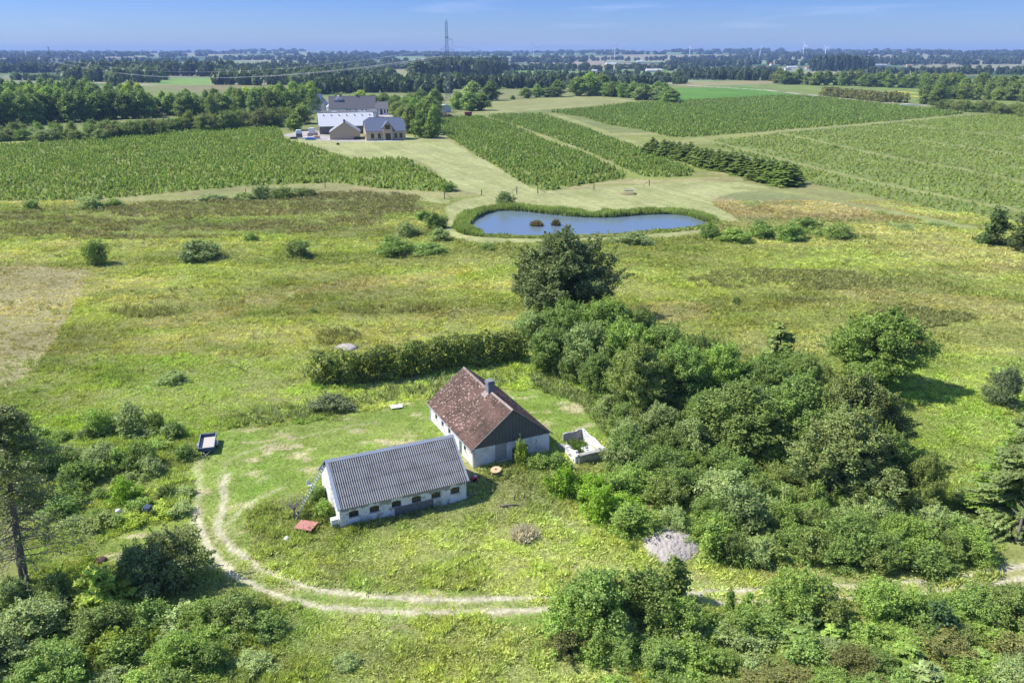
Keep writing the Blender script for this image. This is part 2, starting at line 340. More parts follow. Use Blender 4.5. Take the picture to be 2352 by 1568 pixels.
def landcover(x, y):
    """albedo of the ground, and a zone number (0 ground, 1 lawn, 2 dirt track, 3 gravel road, 4 plantation, 5 field)"""
    x = np.asarray(x, float); y = np.asarray(y, float); n = len(x)
    ds = np.clip(y / 300, .12, 3)
    wx = x + (fbm(x, y, 3.0, 3, 31) - .5) * 2.2 * ds; wy = y + (fbm(x, y, 3.0, 3, 41) - .5) * 3.0 * ds
    c = np.zeros((n, 3)); zone = np.zeros(n, int)
    # meadow: fresh green, olive, straw patches
    a = fbm(x * .5, y * 1.1, 22, 4, 1); b = fbm(x * .45, y, 8, 4, 2); e = fbm(x, y, 40, 3, 3)
    fresh = np.array([.205, .238, .062]); olive = np.array([.255, .25, .105]); straw = np.array([.38, .33, .17]); dk = np.array([.13, .155, .05])
    c[:] = olive
    t = sstep(.38, .6, a)[:, None]; c = c * (1 - t) + fresh * t
    t = (sstep(.55, .75, b) * (.3 + .25 * sstep(90, 160, y)) * (1 - sstep(.4, .6, a) * .6))[:, None]; c = c * (1 - t) + straw * t
    t = (sstep(.56, .72, e) * .35)[:, None]; c = c * (1 - t) + dk * t
    def over(mask, col, k=1.0):
        kk = (mask.astype(float) * k)[:, None]; c[:] = c * (1 - kk) + np.array(col) * kk
    near = y < 900
    mid = (y > 250)
    over(y > 500, (.16, .19, .07), .8); over((y > 110) & (y < 260), (.19, .215, .065), .35)
    # very far patchwork of fields
    fm = y > 1250
    if fm.any():
        xs, ys = x[fm], y[fm]; cs = 330 + ys * .05
        gx = np.floor(xs / cs + 2 * vnoise(xs / 900, ys / 900, 9)); gy = np.floor(ys / (cs * 1.15) + 1.5 * vnoise(xs / 700, ys / 700, 10))
        h = _hash(gx, gy, 12)
        pal = np.array([(.10, .16, .06), (.19, .24, .10), (.26, .25, .15), (.15, .22, .08), (.07, .11, .05), (.28, .24, .16), (.20, .26, .13), (.08, .13, .06)])
        c[fm] = pal[(h * 7.999).astype(int)]; zone[fm] = 5
    for P in RUSH:
        m = inpoly(P, wx, wy); over(m, (.17, .165, .075), .6)
        q = sstep(.5, .64, fbm(x * .5, y, 7, 3, 51)) * m; over(q > 0, (.16, .20, .06), .7)
    for P in DARKP: over(inpoly(P, wx, wy) & (fbm(x * .5, y, 6, 3, 33) > .42), (.17, .18, .06), .45)
    for P in STRAW: over(inpoly(P, wx, wy), (.36, .30, .16), .32)
    over(inpoly(LEFTDRY, x + (wx - x) * .5, y + (wy - y) * .5), (.28, .25, .13), .85)
    over(inpoly(REDROUGH, wx, wy), (.25, .21, .11), .7)
    m = inpoly(REDROUGH, wx, wy) & (fbm(x, y, 16, 3, 61) > .55); over(m, (.17, .21, .08), .7)
    for P in LAWN:
        m = inpoly(P, wx * .5 + x * .5, wy * .5 + y * .5); zone[m] = 1
        st = .5 + .5 * np.sin((x * .93 + y * .35) * 1.3 + 3 * fbm(x, y, 40, 2, 8))
        q = fbm(x * 1.4 + y * .6, y * .12, 3, 4, 62)[:, None]
        lc = np.array([.215, .255, .085]) * (1 - q) + np.array([.36, .35, .17]) * q
        c[m] = lc[m] * (1 + .05 * st[m, None])
    for P in P_LEFT + P_MID + P_UP:
        m = inpoly(P, x, y); zone[m] = 4; c[m] = np.array([.17, .20, .055]) * (0.8 + .5 * fbm(x[m], y[m], 6, 3, 64))[:, None]
    for P in P_LOW:
        m = inpoly(P, x, y); zone[m] = 4; c[m] = np.array([.165, .205, .06]) * (0.75 + .5 * fbm(x[m], y[m], 6, 3, 65))[:, None]
    for P, col in FIELDS:
        m = inpoly(P, x, y); zone[m] = 5; c[m] = np.array(col) * (.85 + .3 * fbm(x[m], y[m] * .4, 30, 3, 66))[:, None]
    for l in LANES:
        d = dline(l, wx, wy); m = (d < 2.2) & (y > 200); c[m] = (.23, .25, .09); zone[m] = 1
    for l in GRASSLANE:
        d = dline(l, wx, wy); m = d < 3.4; c[m] = np.array([.24, .26, .095]); zone[m] = 1
    for l in FLOWERS:
        d = dline(l, x, y); m = (d < 6); c[m] = (.55, .45, .03)
    for P in FARYARD: m = inpoly(P, x, y); c[m] = (.36, .34, .31); zone[m] = 3
    for l, wd in ((ROAD, 2.6), (ROAD2, 4.0)):
        d = dline(l, x, y); m = d < wd; c[m] = (.40, .37, .30); zone[m] = 3
    # farmyard grass and ruts
    vx = x + (fbm(x, y, 4.5, 4, 35) - .5) * 4.5; vy = y + (fbm(x, y, 4.5, 4, 36) - .5) * 5.5
    for P in (YARD, YARD2):
        m = inpoly(P, vx, vy)
        q = fbm(x * .5 + y * .3, y * .9 - x * .2, 1.6, 4, 67)[:, None]; q2 = fbm(x, y, 7, 3, 68)[:, None]
        lc = np.array([.155, .225, .042]) * (1 - q2) + np.array([.22, .265, .07]) * q2
        lc = lc * (1 - sstep(.58, .72, q)) + np.array([.38, .34, .20]) * sstep(.58, .72, q)
        c[m] = lc[m]; zone[m] = 1
    if near.any():
        wb = fbm(x, y, 1.5, 3, 70)
        for P, wd, st in RUTS:
            d = dline(P, x + (wb - .5) * .5, y + (wb - .5) * .5)
            k = (1 - sstep(wd * .2, wd * 1.25, d)) * st * (.75 + .5 * wb); k = np.clip(k, 0, 1)
            col = np.array([.52, .47, .36]); c[:] = c * (1 - k[:, None]) + col * k[:, None]
            zone[(k > .45) & (st > .6)] = 2
            k2 = (1 - sstep(wd, wd * 3.5, d)) * .3 * st; c[:] = c * (1 - k2[:, None]) + np.array([.30, .30, .13]) * k2[:, None]
    bank = dline(np.vstack([POND, POND[:1]]), x, y); m = (bank < 3.0) & (y < 320); c[m] = (.16, .20, .06); zone[m & (zone == 1)] = 0
    return c, zone

def axis(lo, hi, fine, half, g):
    out = [0.0]; d = fine; p = 0.0
    while p < hi:
        if p > half: d = max(fine, d * (1 + g))
        p += d; out.append(p)
    return np.array(out)
xa = axis(0, 16000, .42, 58, .021); xs_ = np.concatenate([-xa[:0:-1], xa])
ya = [40.0]; p = 40.0
while p < 16000: p += max(.36, p * .0062); ya.append(p)
ys_ = np.concatenate([[-400, -100, 0, 20, 32], np.array(ya)])
gx, gy = np.meshgrid(xs_, ys_); sh = gx.shape; gx = gx.ravel(); gy = gy.ravel()
gz = T(gx, gy) + pond_depth(gx, gy)
gc, gzone = landcover(gx, gy)
ni, nj = sh
idx = np.arange(ni * nj).reshape(ni, nj)
quads = np.stack([idx[:-1, :-1], idx[:-1, 1:], idx[1:, 1:], idx[1:, :-1]], -1).reshape(-1, 4)
qz = gzone[quads[:, 0]]
names = {0: 'ground', 1: 'lawn', 2: 'dirt_track', 3: 'gravel_road', 4: 'plantation_ground', 5: 'field'}
V3 = np.stack([gx, gy, gz], -1)
for k, nm in names.items():
    q = quads[qz == k]
    if len(q) == 0: continue
    u, inv = np.unique(q, return_inverse=True)
    me = np_mesh(nm, V3[u], inv.reshape(-1, 4), gc[u], smooth=True); me.materials.append(M['ground'])
    o = bpy.data.objects.new(nm, me); link(o); o['kind'] = 'structure'

# water
def water_extra(n, b, t):
    b.inputs['IOR'].default_value = 1.33
    a = n.nodes.new('ShaderNodeTexNoise'); a.inputs['Scale'].default_value = 1.3; a.inputs['Detail'].default_value = 4
    bp = n.nodes.new('ShaderNodeBump'); bp.inputs['Strength'].default_value = .35; bp.inputs['Distance'].default_value = .04
    n.links.new(t.outputs['Object'], a.inputs['Vector']); n.links.new(a.outputs['Fac'], bp.inputs['Height']); n.links.new(bp.outputs['Normal'], b.inputs['Normal'])
M['water'] = mat('pond_water', (.13, .18, .22), .16, 0.6, extra=water_extra)
pb = POND + (POND - _pc) * .04
me = bpy.data.meshes.new('water'); me.from_pydata([(a, b, -.42) for a, b in pb], [], [tuple(range(len(pb)))]); me.update(); me.materials.append(M['water'])
link(bpy.data.objects.new('water', me))['kind'] = 'structure'
# ------------------------------------------------------------------ foliage
def norm(a): return a / (np.linalg.norm(a, axis=-1, keepdims=True) + 1e-9)
def cards(c, nrm, sx, sy, rng, fold=.25):
    """diamond leaves / leaf sprays centred at c facing nrm"""
    n = len(c); t = rng.normal(size=(n, 3)); t = norm(t - nrm * (t * nrm).sum(1, keepdims=True)); b = np.cross(nrm, t)
    sx = np.asarray(sx).reshape(-1, 1) * np.ones((n, 1)); sy = np.asarray(sy).reshape(-1, 1) * np.ones((n, 1))
    V = np.stack([c + t * sx, c + b * sy - nrm * fold * sy, c - t * sx, c - b * sy - nrm * fold * sy], 1).reshape(-1, 3)
    return V, np.arange(4 * n).reshape(-1, 4)
def leafcol(n, rng, lobe=None, var=.28):
    v = 1 + (rng.random(n) - .5) * 2 * var
    if lobe is not None: v = v * lobe
    h = (rng.random(n) - .5) * .24
    return np.stack([v * (1 + h), v, v * (1 - .5 * h)], 1)
def crown(seed, r, z0, z1, nl, lr, per, card, low=.0, shape='round', skirt=0.0):
    rng = np.random.default_rng(seed); Cs = []; Ns = []; Ls = []; cores = []
    zc = (z0 + z1) / 2; hz = (z1 - z0) / 2
    for i in range(nl):
        u = rng.random() * 2 * math.pi; cz = rng.uniform(-.95 + low, 1.0)
        if shape == 'round': prof = math.sqrt(max(0, 1 - cz * cz * .92)) ** .8
        elif shape == 'egg': prof = math.sqrt(max(0, 1 - cz * cz * .95)) * (1 - .25 * cz)
        elif shape == 'cone': prof = max(.06, (1 - cz) / 2) ** .75
        else: prof = math.sqrt(max(0, 1 - max(cz, 0) ** 2 * .95))          # 'dome' flat-bottomed bush
        rr = r * prof * rng.uniform(.55, 1.12) * (1 + .16 * math.sin(3 * u + seed)) - lr * .5
        rr = max(rr, 0) * (1 if rng.random() < .75 else rng.random())
        L_ = np.array([rr * math.cos(u), rr * math.sin(u), zc + cz * hz * rng.uniform(.85, 1.06) - lr * .4 * max(cz, 0)])
        s = lr * rng.uniform(.6, 1.4); m = int(per * (s / lr) ** 2 / 7) + 1
        d = norm(rng.normal(size=(m, 3)) + np.array([0, 0, .3])); k = rng.uniform(.55, 1.3, m)
        P = L_ + d * np.array([s, s, s * .85]) * k[:, None]; sprig = rng.uniform(.7, 1.35, m)
        P = np.repeat(P, 7, 0); d = np.repeat(d, 7, 0); m *= 7; sprig = np.repeat(sprig, 7)
        P = P + rng.normal(size=(m, 3)) * card * 1.15
        Cs.append(P); Ns.append(norm(d * .8 + rng.normal(size=(m, 3)) * .8 + np.array([0, 0, .45]))); Ls.append(rng.uniform(.85, 1.15) * sprig)
        cores.append((L_, s))
    for j in range(int(nl * .7)):              # shoots and twig ends that break the outline
        L_, s = cores[rng.integers(len(cores))]; d = norm(np.array([L_[0], L_[1], (L_[2] - zc) * 1.2 + r * .55]) + rng.normal(size=3) * r * .35); ln = lr * rng.uniform(1.0, 2.3)
        m = int(per * .22); u = rng.random(m) ** .8; P = L_ + d * s * .7 + d * ln * u[:, None] + rng.normal(size=(m, 3)) * (card * 1.5 * (1.15 - u))[:, None]
        Cs.append(P); Ns.append(norm(d * .5 + rng.normal(size=(m, 3)) * .8 + np.array([0, 0, .5]))); Ls.append(np.full(m, rng.uniform(.95, 1.3)))
    Pn = np.concatenate(Cs); Nn = np.concatenate(Ns); Ll = np.concatenate(Ls)
    bad = np.zeros(len(Pn), bool)
    for L_, s in cores: bad |= (((Pn - L_) / np.array([1, 1, .8])) ** 2).sum(1) < (s * .5) ** 2
    bad |= Pn[:, 2] < .02
    Pn, Nn, Ll = Pn[~bad], Nn[~bad], Ll[~bad]
    V, F = cards(Pn, Nn, card * rng.uniform(.6, 1.25, len(Pn)), card * rng.uniform(.4, .8, len(Pn)), rng)
    return V, F, leafcol(len(Pn), rng, Ll)
def limbs(seed, h0, h1, r0, spread, nb=7, lean=(0, 0)):
    rng = random.Random(seed); m = MB(); pts = []; k = 6
    for i in range(k + 1):
        t = i / k; pts.append((lean[0] * t + rng.uniform(-.1, .1) * r0 * 3 * t, lean[1] * t + rng.uniform(-.1, .1) * r0 * 3 * t, -.3 + (h1 * .8 + .3) * t))
    m.tube(pts, [r0 * (1.25 if i == 0 else 1 - .85 * i / k) for i in range(k + 1)], 8)
    for b in range(nb):
        t = rng.uniform(.35, .85); i = int(t * k); p = Vector(pts[i]); a = rng.uniform(0, 6.28); ln = spread * rng.uniform(.5, .9)
        d = Vector((math.cos(a), math.sin(a), rng.uniform(.3, .9)))
        m.tube([p, p + d * ln * .5, p + d * ln + Vector((0, 0, .1 * ln))], [r0 * (1 - .8 * t) * .6, r0 * .22, r0 * .08], 5)
    return m
def mesh_of(mb, name, mt):
    me = bpy.data.meshes.new(name); me.from_pydata(mb.v, [], mb.f); me.update(); me.materials.append(mt); return me
def lmesh(name, VFc, mt='leaf'):
    me = np_mesh(name, *VFc); me.materials.append(M[mt]); return me
def spruce(seed, r, h, nwh, card, droop=.35, z0=.3, bare=0.0):
    rng = np.random.default_rng(seed); Cs = []; Ns = []; Ts = []; Ls = []; S = []
    for k in range(nwh):
        t = (k + rng.uniform(-.2, .2)) / nwh; z = z0 + (h - z0) * max(t, 0); Lk = r * (1 - t) ** .85 * rng.uniform(.8, 1.12) + .1
        nb = max(5, int(9 * (1 - .4 * t)))
        for b in range(nb):
            a = rng.random() * 6.283; Lb = Lk * rng.uniform(.7, 1.1); m = max(4, int(Lb / card * 3.2)); lb = rng.uniform(.8, 1.2)
            s = np.linspace(.12, 1, m); d = np.array([math.cos(a), math.sin(a)]); pr = np.array([-d[1], d[0]])
            wdt = (1 - np.abs(s - .45)) * Lb * .28
            for side in (-.7, 0, .7):
                P = np.stack([d[0] * s * Lb + pr[0] * side * wdt, d[1] * s * Lb + pr[1] * side * wdt, z - droop * Lb * s ** 1.6 * .8 + .12 * Lb * s ** 4 - abs(side) * .12 * Lb * .3], 1)
                P += rng.normal(size=P.shape) * card * .22
                Cs.append(P); N = np.tile(np.array([d[0] * .35, d[1] * .35, 1.0]), (m, 1)) + rng.normal(size=(m, 3)) * .35; Ns.append(norm(N))
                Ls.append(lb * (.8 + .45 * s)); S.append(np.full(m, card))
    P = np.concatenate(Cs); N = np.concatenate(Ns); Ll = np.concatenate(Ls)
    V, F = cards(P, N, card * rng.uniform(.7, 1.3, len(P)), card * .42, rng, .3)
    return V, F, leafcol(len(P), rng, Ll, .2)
def xmas(seed, nl, npt, r=.5, h=1.0):
    """small nursery fir: stacked ragged star-shaped whorls"""
    rng = np.random.default_rng(seed); V = []; F = []
    for k in range(nl):
        t = k / nl; zt = h * (1 - .0) if k == nl - 1 else h * (t + 1.7 / nl); zb = h * (t * .92 + .02); rk = r * (1 - t * .82)
        b = len(V); V.append((rng.normal() * .02, rng.normal() * .02, min(zt, h)))
        a0 = rng.random() * 6.28
        for j in range(npt * 2):
            a = a0 + math.pi * j / npt; q = rk * (rng.uniform(.85, 1.15) if j % 2 == 0 else rng.uniform(.42, .6))
            V.append((q * math.cos(a), q * math.sin(a), zb + (-.03 if j % 2 == 0 else .06) * h))
        for j in range(npt): F.append((b, b + 1 + 2 * j, b + 1 + (2 * j + 1) % (2 * npt), b)) if False else None
        for j in range(2 * npt): F.append((b, b + 1 + j, b + 1 + (j + 1) % (2 * npt)))
    V = np.array(V); F = np.array(F); rng2 = rng.random(len(F)); v = .8 + .4 * rng2
    return V, F, np.stack([v, v, v], 1)
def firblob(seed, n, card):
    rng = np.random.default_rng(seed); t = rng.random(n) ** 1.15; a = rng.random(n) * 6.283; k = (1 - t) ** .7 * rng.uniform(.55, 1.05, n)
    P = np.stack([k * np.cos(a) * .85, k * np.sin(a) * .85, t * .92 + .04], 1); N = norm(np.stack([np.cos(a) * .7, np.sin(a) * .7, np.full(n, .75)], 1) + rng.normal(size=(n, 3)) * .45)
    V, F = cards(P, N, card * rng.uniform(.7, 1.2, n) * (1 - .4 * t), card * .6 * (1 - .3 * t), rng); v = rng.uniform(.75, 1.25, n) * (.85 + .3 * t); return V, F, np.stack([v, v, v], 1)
def merge(protos, X, Y, Zb, S, H, rng, cols):
    """copies of small prototypes merged into one mesh. S horizontal, H vertical scale"""
    Vs = []; Fs = []; Cs = []; off = 0; which = rng.integers(0, len(protos), len(X)); ang = rng.random(len(X)) * 6.283
    for i, (V, F, c) in enumerate(protos):
        m = which == i; n = m.sum()
        if n == 0: continue
        ca, sa = np.cos(ang[m])[:, None], np.sin(ang[m])[:, None]
        x = (V[None, :, 0] * ca - V[None, :, 1] * sa) * S[m][:, None] + X[m][:, None]
        y = (V[None, :, 0] * sa + V[None, :, 1] * ca) * S[m][:, None] + Y[m][:, None]
        z = V[None, :, 2] * H[m][:, None] + Zb[m][:, None]
        Vs.append(np.stack([x, y, z], -1).reshape(-1, 3))
        Fs.append((F[None] + (np.arange(n) * len(V))[:, None, None]).reshape(-1, F.shape[1]) + off); off += n * len(V)
        Cs.append((c[None] * cols[m][:, None, :]).reshape(-1, 3))
    return np.concatenate(Vs), np.concatenate(Fs), np.concatenate(Cs)

_rr2 = np.random.default_rng(9)
def tuft(seed, n, wd, spread=.35, lean=.5):
    rng = np.random.default_rng(seed); V = []; F = []; cc = []
    for i in range(n):
        a = rng.random() * 6.283; p = rng.normal(size=2) * spread * .5; hgt = rng.uniform(.6, 1.1); d = np.array([math.cos(a), math.sin(a)]) * lean * rng.uniform(.3, 1); q = rng.random() * 6.283; s = np.array([math.cos(q), math.sin(q)]) * wd
        b = len(V); V += [(p[0] - s[0], p[1] - s[1], -.05), (p[0] + s[0], p[1] + s[1], -.05), (p[0] + d[0] * .5 + s[0] * .7, p[1] + d[1] * .5 + s[1] * .7, hgt * .7), (p[0] + d[0], p[1] + d[1], hgt)]
        F += [(b, b + 1, b + 2, b + 3)]; v = rng.uniform(.75, 1.25); cc.append((v, v, v))
    return np.array(V), np.array(F), np.array(cc)
# prototypes ---------------------------------------------------------
PR = {}
PR['bush'] = [(lmesh('bush_foliage', crown(10 + i, 1.5, -.4, 2.3, 46, .42, 100, .105, shape='dome')), None, 1.5, 2.4) for i in range(4)]
PR['shrub'] = [(lmesh('shrub_foliage', crown(20 + i, 2.6, -.3, 4.6, 80, .62, 215, .115, shape='dome')), None, 2.6, 4.7) for i in range(4)]
PR['willow'] = [(lmesh('willow_foliage', crown(30 + i, 2.0, -.4, 2.8, 80, .38, 90, .12, shape='dome')), None, 2.0, 2.9) for i in range(3)]
PR['tree'] = [(lmesh('crown', crown(40 + i, 4.2, .8, 9.6, 130, .85, 250, .160, shape='round')), mesh_of(limbs(40 + i, 1, 9, .26, 3), 'trunk', M['bark']), 4.2, 9.6) for i in range(4)]
PR['bigtree'] = [(lmesh('crown', crown(50 + i, 6.2, 2.0, 15, 210, 1.05, 320, .190, shape='egg')), mesh_of(limbs(50 + i, 2, 14, .42, 5, 12), 'trunk', M['bark']), 6.2, 15) for i in range(2)]
PR['woodtree'] = [(lmesh('crown', crown(60 + i, 4.6, .8, 18, 80, 1.35, 75, .50, shape='egg')), mesh_of(limbs(60 + i, 4, 16, .32, 3, 5), 'trunk', M['bark']), 4.6, 18) for i in range(4)]
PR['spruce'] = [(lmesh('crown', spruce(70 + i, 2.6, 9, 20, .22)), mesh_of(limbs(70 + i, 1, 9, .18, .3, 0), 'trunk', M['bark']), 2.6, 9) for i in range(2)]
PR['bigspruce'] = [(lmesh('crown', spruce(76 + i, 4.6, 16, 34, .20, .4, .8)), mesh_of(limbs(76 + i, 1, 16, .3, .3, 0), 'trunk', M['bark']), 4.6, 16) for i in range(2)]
PR['cone'] = [(lmesh('conical_foliage', crown(80 + i, 1.1, 0, 4, 40, .38, 70, .13, shape='cone')), None, 1.1, 4) for i in range(2)]
PR['fern'] = [(lmesh('feathery_foliage', spruce(90 + i, 2.3, 3.2, 11, .20, .2)), None, 2.3, 3.2) for i in range(2)]
SMALLX = [xmas(100 + i, 5, 6) for i in range(4)]
PR['fir'] = [(lmesh('nursery_fir', spruce(110 + i, .62, 1.75, 7, .13, .1, .05)), None, .62, 1.75) for i in range(3)]

COL = {k: tuple(np.array(v) * np.array([2.10, 1.95, 1.60])) for k, v in dict(dark=(.110, .158, .050), mid=(.118, .18, .055), fresh=(.140, .210, .055), yellow=(.19, .25, .045), grey=(.165, .22, .10), blue=(.125, .175, .075),
           olive=(.128, .17, .055), wood=(.105, .155, .05), conifer=(.065, .11, .035), brown=(.13, .155, .07), tan=(.30, .26, .17), lime=(.14, .235, .03)).items()}
for _k in ('bush', 'shrub', 'willow', 'tree', 'bigtree', 'woodtree', 'fern', 'cone'):          # true size of each prototype
    for _i, (f_, t_, _, _) in enumerate(PR[_k]):
        co = np.empty(len(f_.vertices) * 3, np.float32); f_.vertices.foreach_get('co', co); co = co.reshape(-1, 3)
        PR[_k][_i] = (f_, t_, float(np.percentile(np.hypot(co[:, 0], co[:, 1]), 97)), float(np.percentile(co[:, 2], 99)))
_rr = random.Random(5)
def place(kind, x, y, r, h, col, name, label, cat, group=None, var=None, rz=None, trunk_mat=None):
    P = PR[kind]; i = _rr.randrange(len(P)) if var is None else var % len(P); fol, trk, r0, h0 = P[i]
    z = float(T(x, y)) - .05; rz = _rr.uniform(0, 6.28) if rz is None else rz
    cc = COL[col] if isinstance(col, str) else col
    if trk is None:
        o = bpy.data.objects.new(name, fol); link(o)
    else:
        o = empty(name); f = bpy.data.objects.new('crown', fol); link(f, o); t = bpy.data.objects.new('trunk', trk); link(t, o); f.color = (*cc, 1)
    o.location = (x, y, z); o.rotation_euler = (0, 0, rz); o.scale = (r / r0 * _rr.uniform(.95, 1.05), r / r0 * _rr.uniform(.95, 1.05), h / h0); o.color = (*cc, 1)
    tag(o, label, cat, group); return o
def plant(kind, cx, base, top, wpx, col, name, label, cat, group=None, front=.75, **k):
    """cx,base: image foot of the silhouette; top: its top row; wpx: its width"""
    g = G(cx, base); d = math.hypot(g[1], CAM_H); r = wpx * d * 1.02 / FPX / 2
    y = g[1] + r * front; x = g[0] * y / g[1]
    h = max(top_height(y + r * .1, top), .4)
    return place(kind, x, y, r, h, col, name, label, cat, group, **k)

# --- the tall tree behind the farmhouse and the thicket to its right
plant('bigtree', 1296, 748, 540, 232, (.17, .215, .075), 'broadleaf_tree', 'tall dark green tree rising behind the farmhouse in front of the pond', 'tree', front=.35, var=0)
plant('bigtree', 2005, 905, 722, 215, (.30, .42, .09), 'broadleaf_tree', 'large light green tree alone in the meadow casting a dark shadow', 'tree', front=.35, var=1)
G1 = 'trees and tall shrubs of the thicket right of the farmhouse'
TH = [  # kind cx base top w colour label
 ('shrub', 1215, 800, 712, 80, 'grey', 'grey green shrub at the foot of the tall dark tree, left side'),
 ('tree', 1300, 800, 692, 130, 'mid', 'leafy tree crown directly below the tall dark tree'),
 ('tree', 1390, 805, 690, 130, 'fresh', 'fresh green tree crown below the right side of the tall dark tree'),
 ('tree', 1465, 800, 712, 80, 'dark', 'small dark tree at the upper right edge of the thicket beside the meadow'),
 ('tree', 1265, 862, 752, 110, 'mid', 'mid green tree at the end of the clipped hedge'),
 ('tree', 1345, 880, 745, 120, 'blue', 'bluish green tree between the hedge end and the thicket'),
 ('tree', 1430, 885, 745, 130, 'fresh', 'bright tree crown in the upper middle of the thicket'),
 ('tree', 1520, 880, 752, 130, 'mid', 'rounded tree in the thicket beside the open meadow'),
 ('tree', 1600, 890, 772, 90, 'dark', 'dark narrow tree at the meadow edge of the thicket'),
 ('tree', 1370, 920, 815, 90, 'mid', 'small tree at the edge of the mown yard behind the farmhouse'),
 ('bigtree', 1460, 965, 795, 150, 'olive', 'feathery tree with a dark shaded hollow and grey trunk below it'),
 ('tree', 1555, 940, 790, 130, 'mid', 'tree crown right of the feathery tree with the dark hollow'),
 ('tree', 1650, 930, 790, 120, 'fresh', 'pale green crown in the middle of the thicket'),
 ('fern', 1780, 880, 745, 140, 'olive', 'olive feathery tree poking above the thicket towards the meadow'),
 ('tree', 1750, 930, 820, 120, 'mid', 'crown just below the olive feathery tree'),
 ('tree', 1840, 925, 815, 90, 'dark', 'dark low crown between the feathery tree and the lone meadow tree'),
 ('bigtree', 1690, 1062, 880, 200, 'dark', 'broad dark round crown in the centre of the thicket'),
 ('bigtree', 1820, 1060, 865, 190, 'mid', 'broad round crown second from the centre of the thicket'),
 ('bigtree', 1950, 1080, 860, 200, (.25, .30, .09), 'dark round crown at the right edge of the thicket facing the meadow'),
 ('bigtree', 1920, 1170, 945, 230, (.26, .315, .10), 'largest round crown at the lower right of the thicket with a dark shaded foot'),
 ('tree', 1610, 1010, 900, 90, 'mid', 'low crown left of the broad dark crowns'),
 ('tree', 2025, 1145, 985, 100, 'dark', 'dark crown edge overlooking the meadow on the right'),
 ('tree', 2112, 1175, 1042, 90, 'olive', 'slender upright olive tree standing apart right of the thicket'),
]
for k, cx, b, t_, wd, c_, lb in TH:
    plant(k, cx, b, t_, wd, c_, 'broadleaf_tree', lb, 'tree', G1, front=.55)
G2 = 'shrubs of the overgrown ground right of the farmhouse'
SH = [
 ('shrub', 1395, 960, 905, 70, 'grey', 'grey green shrub at the edge of the mown yard'),
 ('shrub', 1520, 1025, 925, 120, 'grey', 'grey feathery shrub behind the ruined walls'),
 ('shrub', 1460, 1000, 935, 70, 'olive', 'olive weeds and shrub right of the mown yard'),
 ('shrub', 1575, 1075, 960, 120, 'grey', 'pale grey green shrub right of the ruined walls'),
 ('shrub', 1430, 1095, 1010, 110, 'grey', 'grey green shrub just right of the ruined walls'),
 ('shrub', 1510, 1140, 1030, 140, 'mid', 'green shrub below and right of the ruined walls'),
 ('bush', 1292, 1150, 1070, 80, 'lime', 'bright lime green shrub below the ruined walls'),
 ('shrub', 1345, 1160, 1085, 90, 'lime', 'bright green shrub, second below the ruined walls'),
 ('shrub', 1400, 1150, 1085, 100, 'fresh', 'fresh green shrub between the lime shrubs and the thicket'),
 ('bush', 1372, 1205, 1120, 90, 'lime', 'lime green shrub in front of the thicket, lowest of the bright ones'),
 ('shrub', 1448, 1255, 1160, 130, 'fresh', 'fresh green spreading shrub on the left of the round grey heap'),
 ('bush', 1425, 1185, 1135, 90, 'lime', 'light green shrub above the spreading shrub by the grey heap'),
 ('shrub', 1560, 1165, 1070, 110, 'mid', 'shrub above the round grey heap'),
 ('shrub', 1655, 1195, 1080, 150, 'grey', 'greyish flowering shrub in front of the broad crowns'),
 ('shrub', 1700, 1262, 1120, 160, 'blue', 'dark bluish shrub right of the round grey heap'),
 ('bush', 1640, 1255, 1180, 90, 'fresh', 'fresh green bush immediately right of the round grey heap'),
 ('cone', 1632, 1300, 1195, 60, 'fresh', 'small pointed green shrub at the right rim of the grey heap'),
 ('shrub', 1790, 1250, 1150, 110, 'fresh', 'light green shrub under the largest round crown'),
 ('cone', 1800, 1180, 1115, 40, 'grey', 'small grey green sapling under the dark crowns'),
 ('cone', 1870, 1195, 1105, 55, 'fresh', 'pointed green sapling at the shaded foot of the crowns'),
 ('shrub', 1870, 1235, 1150, 110, 'mid', 'mid green shrub on the slope below the crowns'),
 ('shrub', 1940, 1298, 1180, 150, 'mid', 'wide green shrub beside the track'),
 ('shrub', 2010, 1240, 1145, 120, 'grey', 'greyish shrub with orange young leaves'),
 ('shrub', 2075, 1290, 1190, 130, 'fresh', 'elder shrub with white flower heads'),
 ('shrub', 2130, 1240, 1160, 100, 'grey', 'grey green shrub below the slender olive tree'),
 ('bush', 2195, 1255, 1185, 80, 'grey', 'low shrub left of the spruces at the right edge'),
 ('shrub', 2220, 1300, 1210, 110, 'fresh', 'elder shrub near the track end below the spruces'),
 ('shrub', 2010, 1320, 1225, 110, 'mid', 'dark based green shrub at the track edge'),
 ('bush', 2120, 1330, 1255, 110, 'mid', 'low shrub at the track edge right of the elder'),
 ('bush', 1860, 1300, 1215, 90, 'olive', 'olive green bush above the track'),
 ('bush', 1760, 1300, 1230, 90, 'olive', 'olive grass green bush above the track, nearer the grey heap'),
 ('bush', 1700, 1310, 1255, 70, 'mid', 'small bush between the grey heap and the track'),
]
for k, cx, b, t_, wd, c_, lb in SH: plant(k, cx, b, t_, wd, c_, 'shrub', lb, 'shrub', G2)
fp = np.array([(1250, 820), (1420, 780), (1600, 840), (1900, 880), (2060, 1000), (2080, 1180), (2240, 1250), (2180, 1310), (1900, 1300), (1680, 1290), (1500, 1200), (1420, 1120), (1420, 1000), (1330, 880)], float); pts = []
for _ in range(3000):
    x, y = _rr.uniform(1250, 2240), _rr.uniform(780, 1320)
    if inpoly(fp, np.array([x]), np.array([y]))[0] and all(abs(x - a) > 44 or abs(y - b) > 34 for a, b in pts): pts.append((x, y))
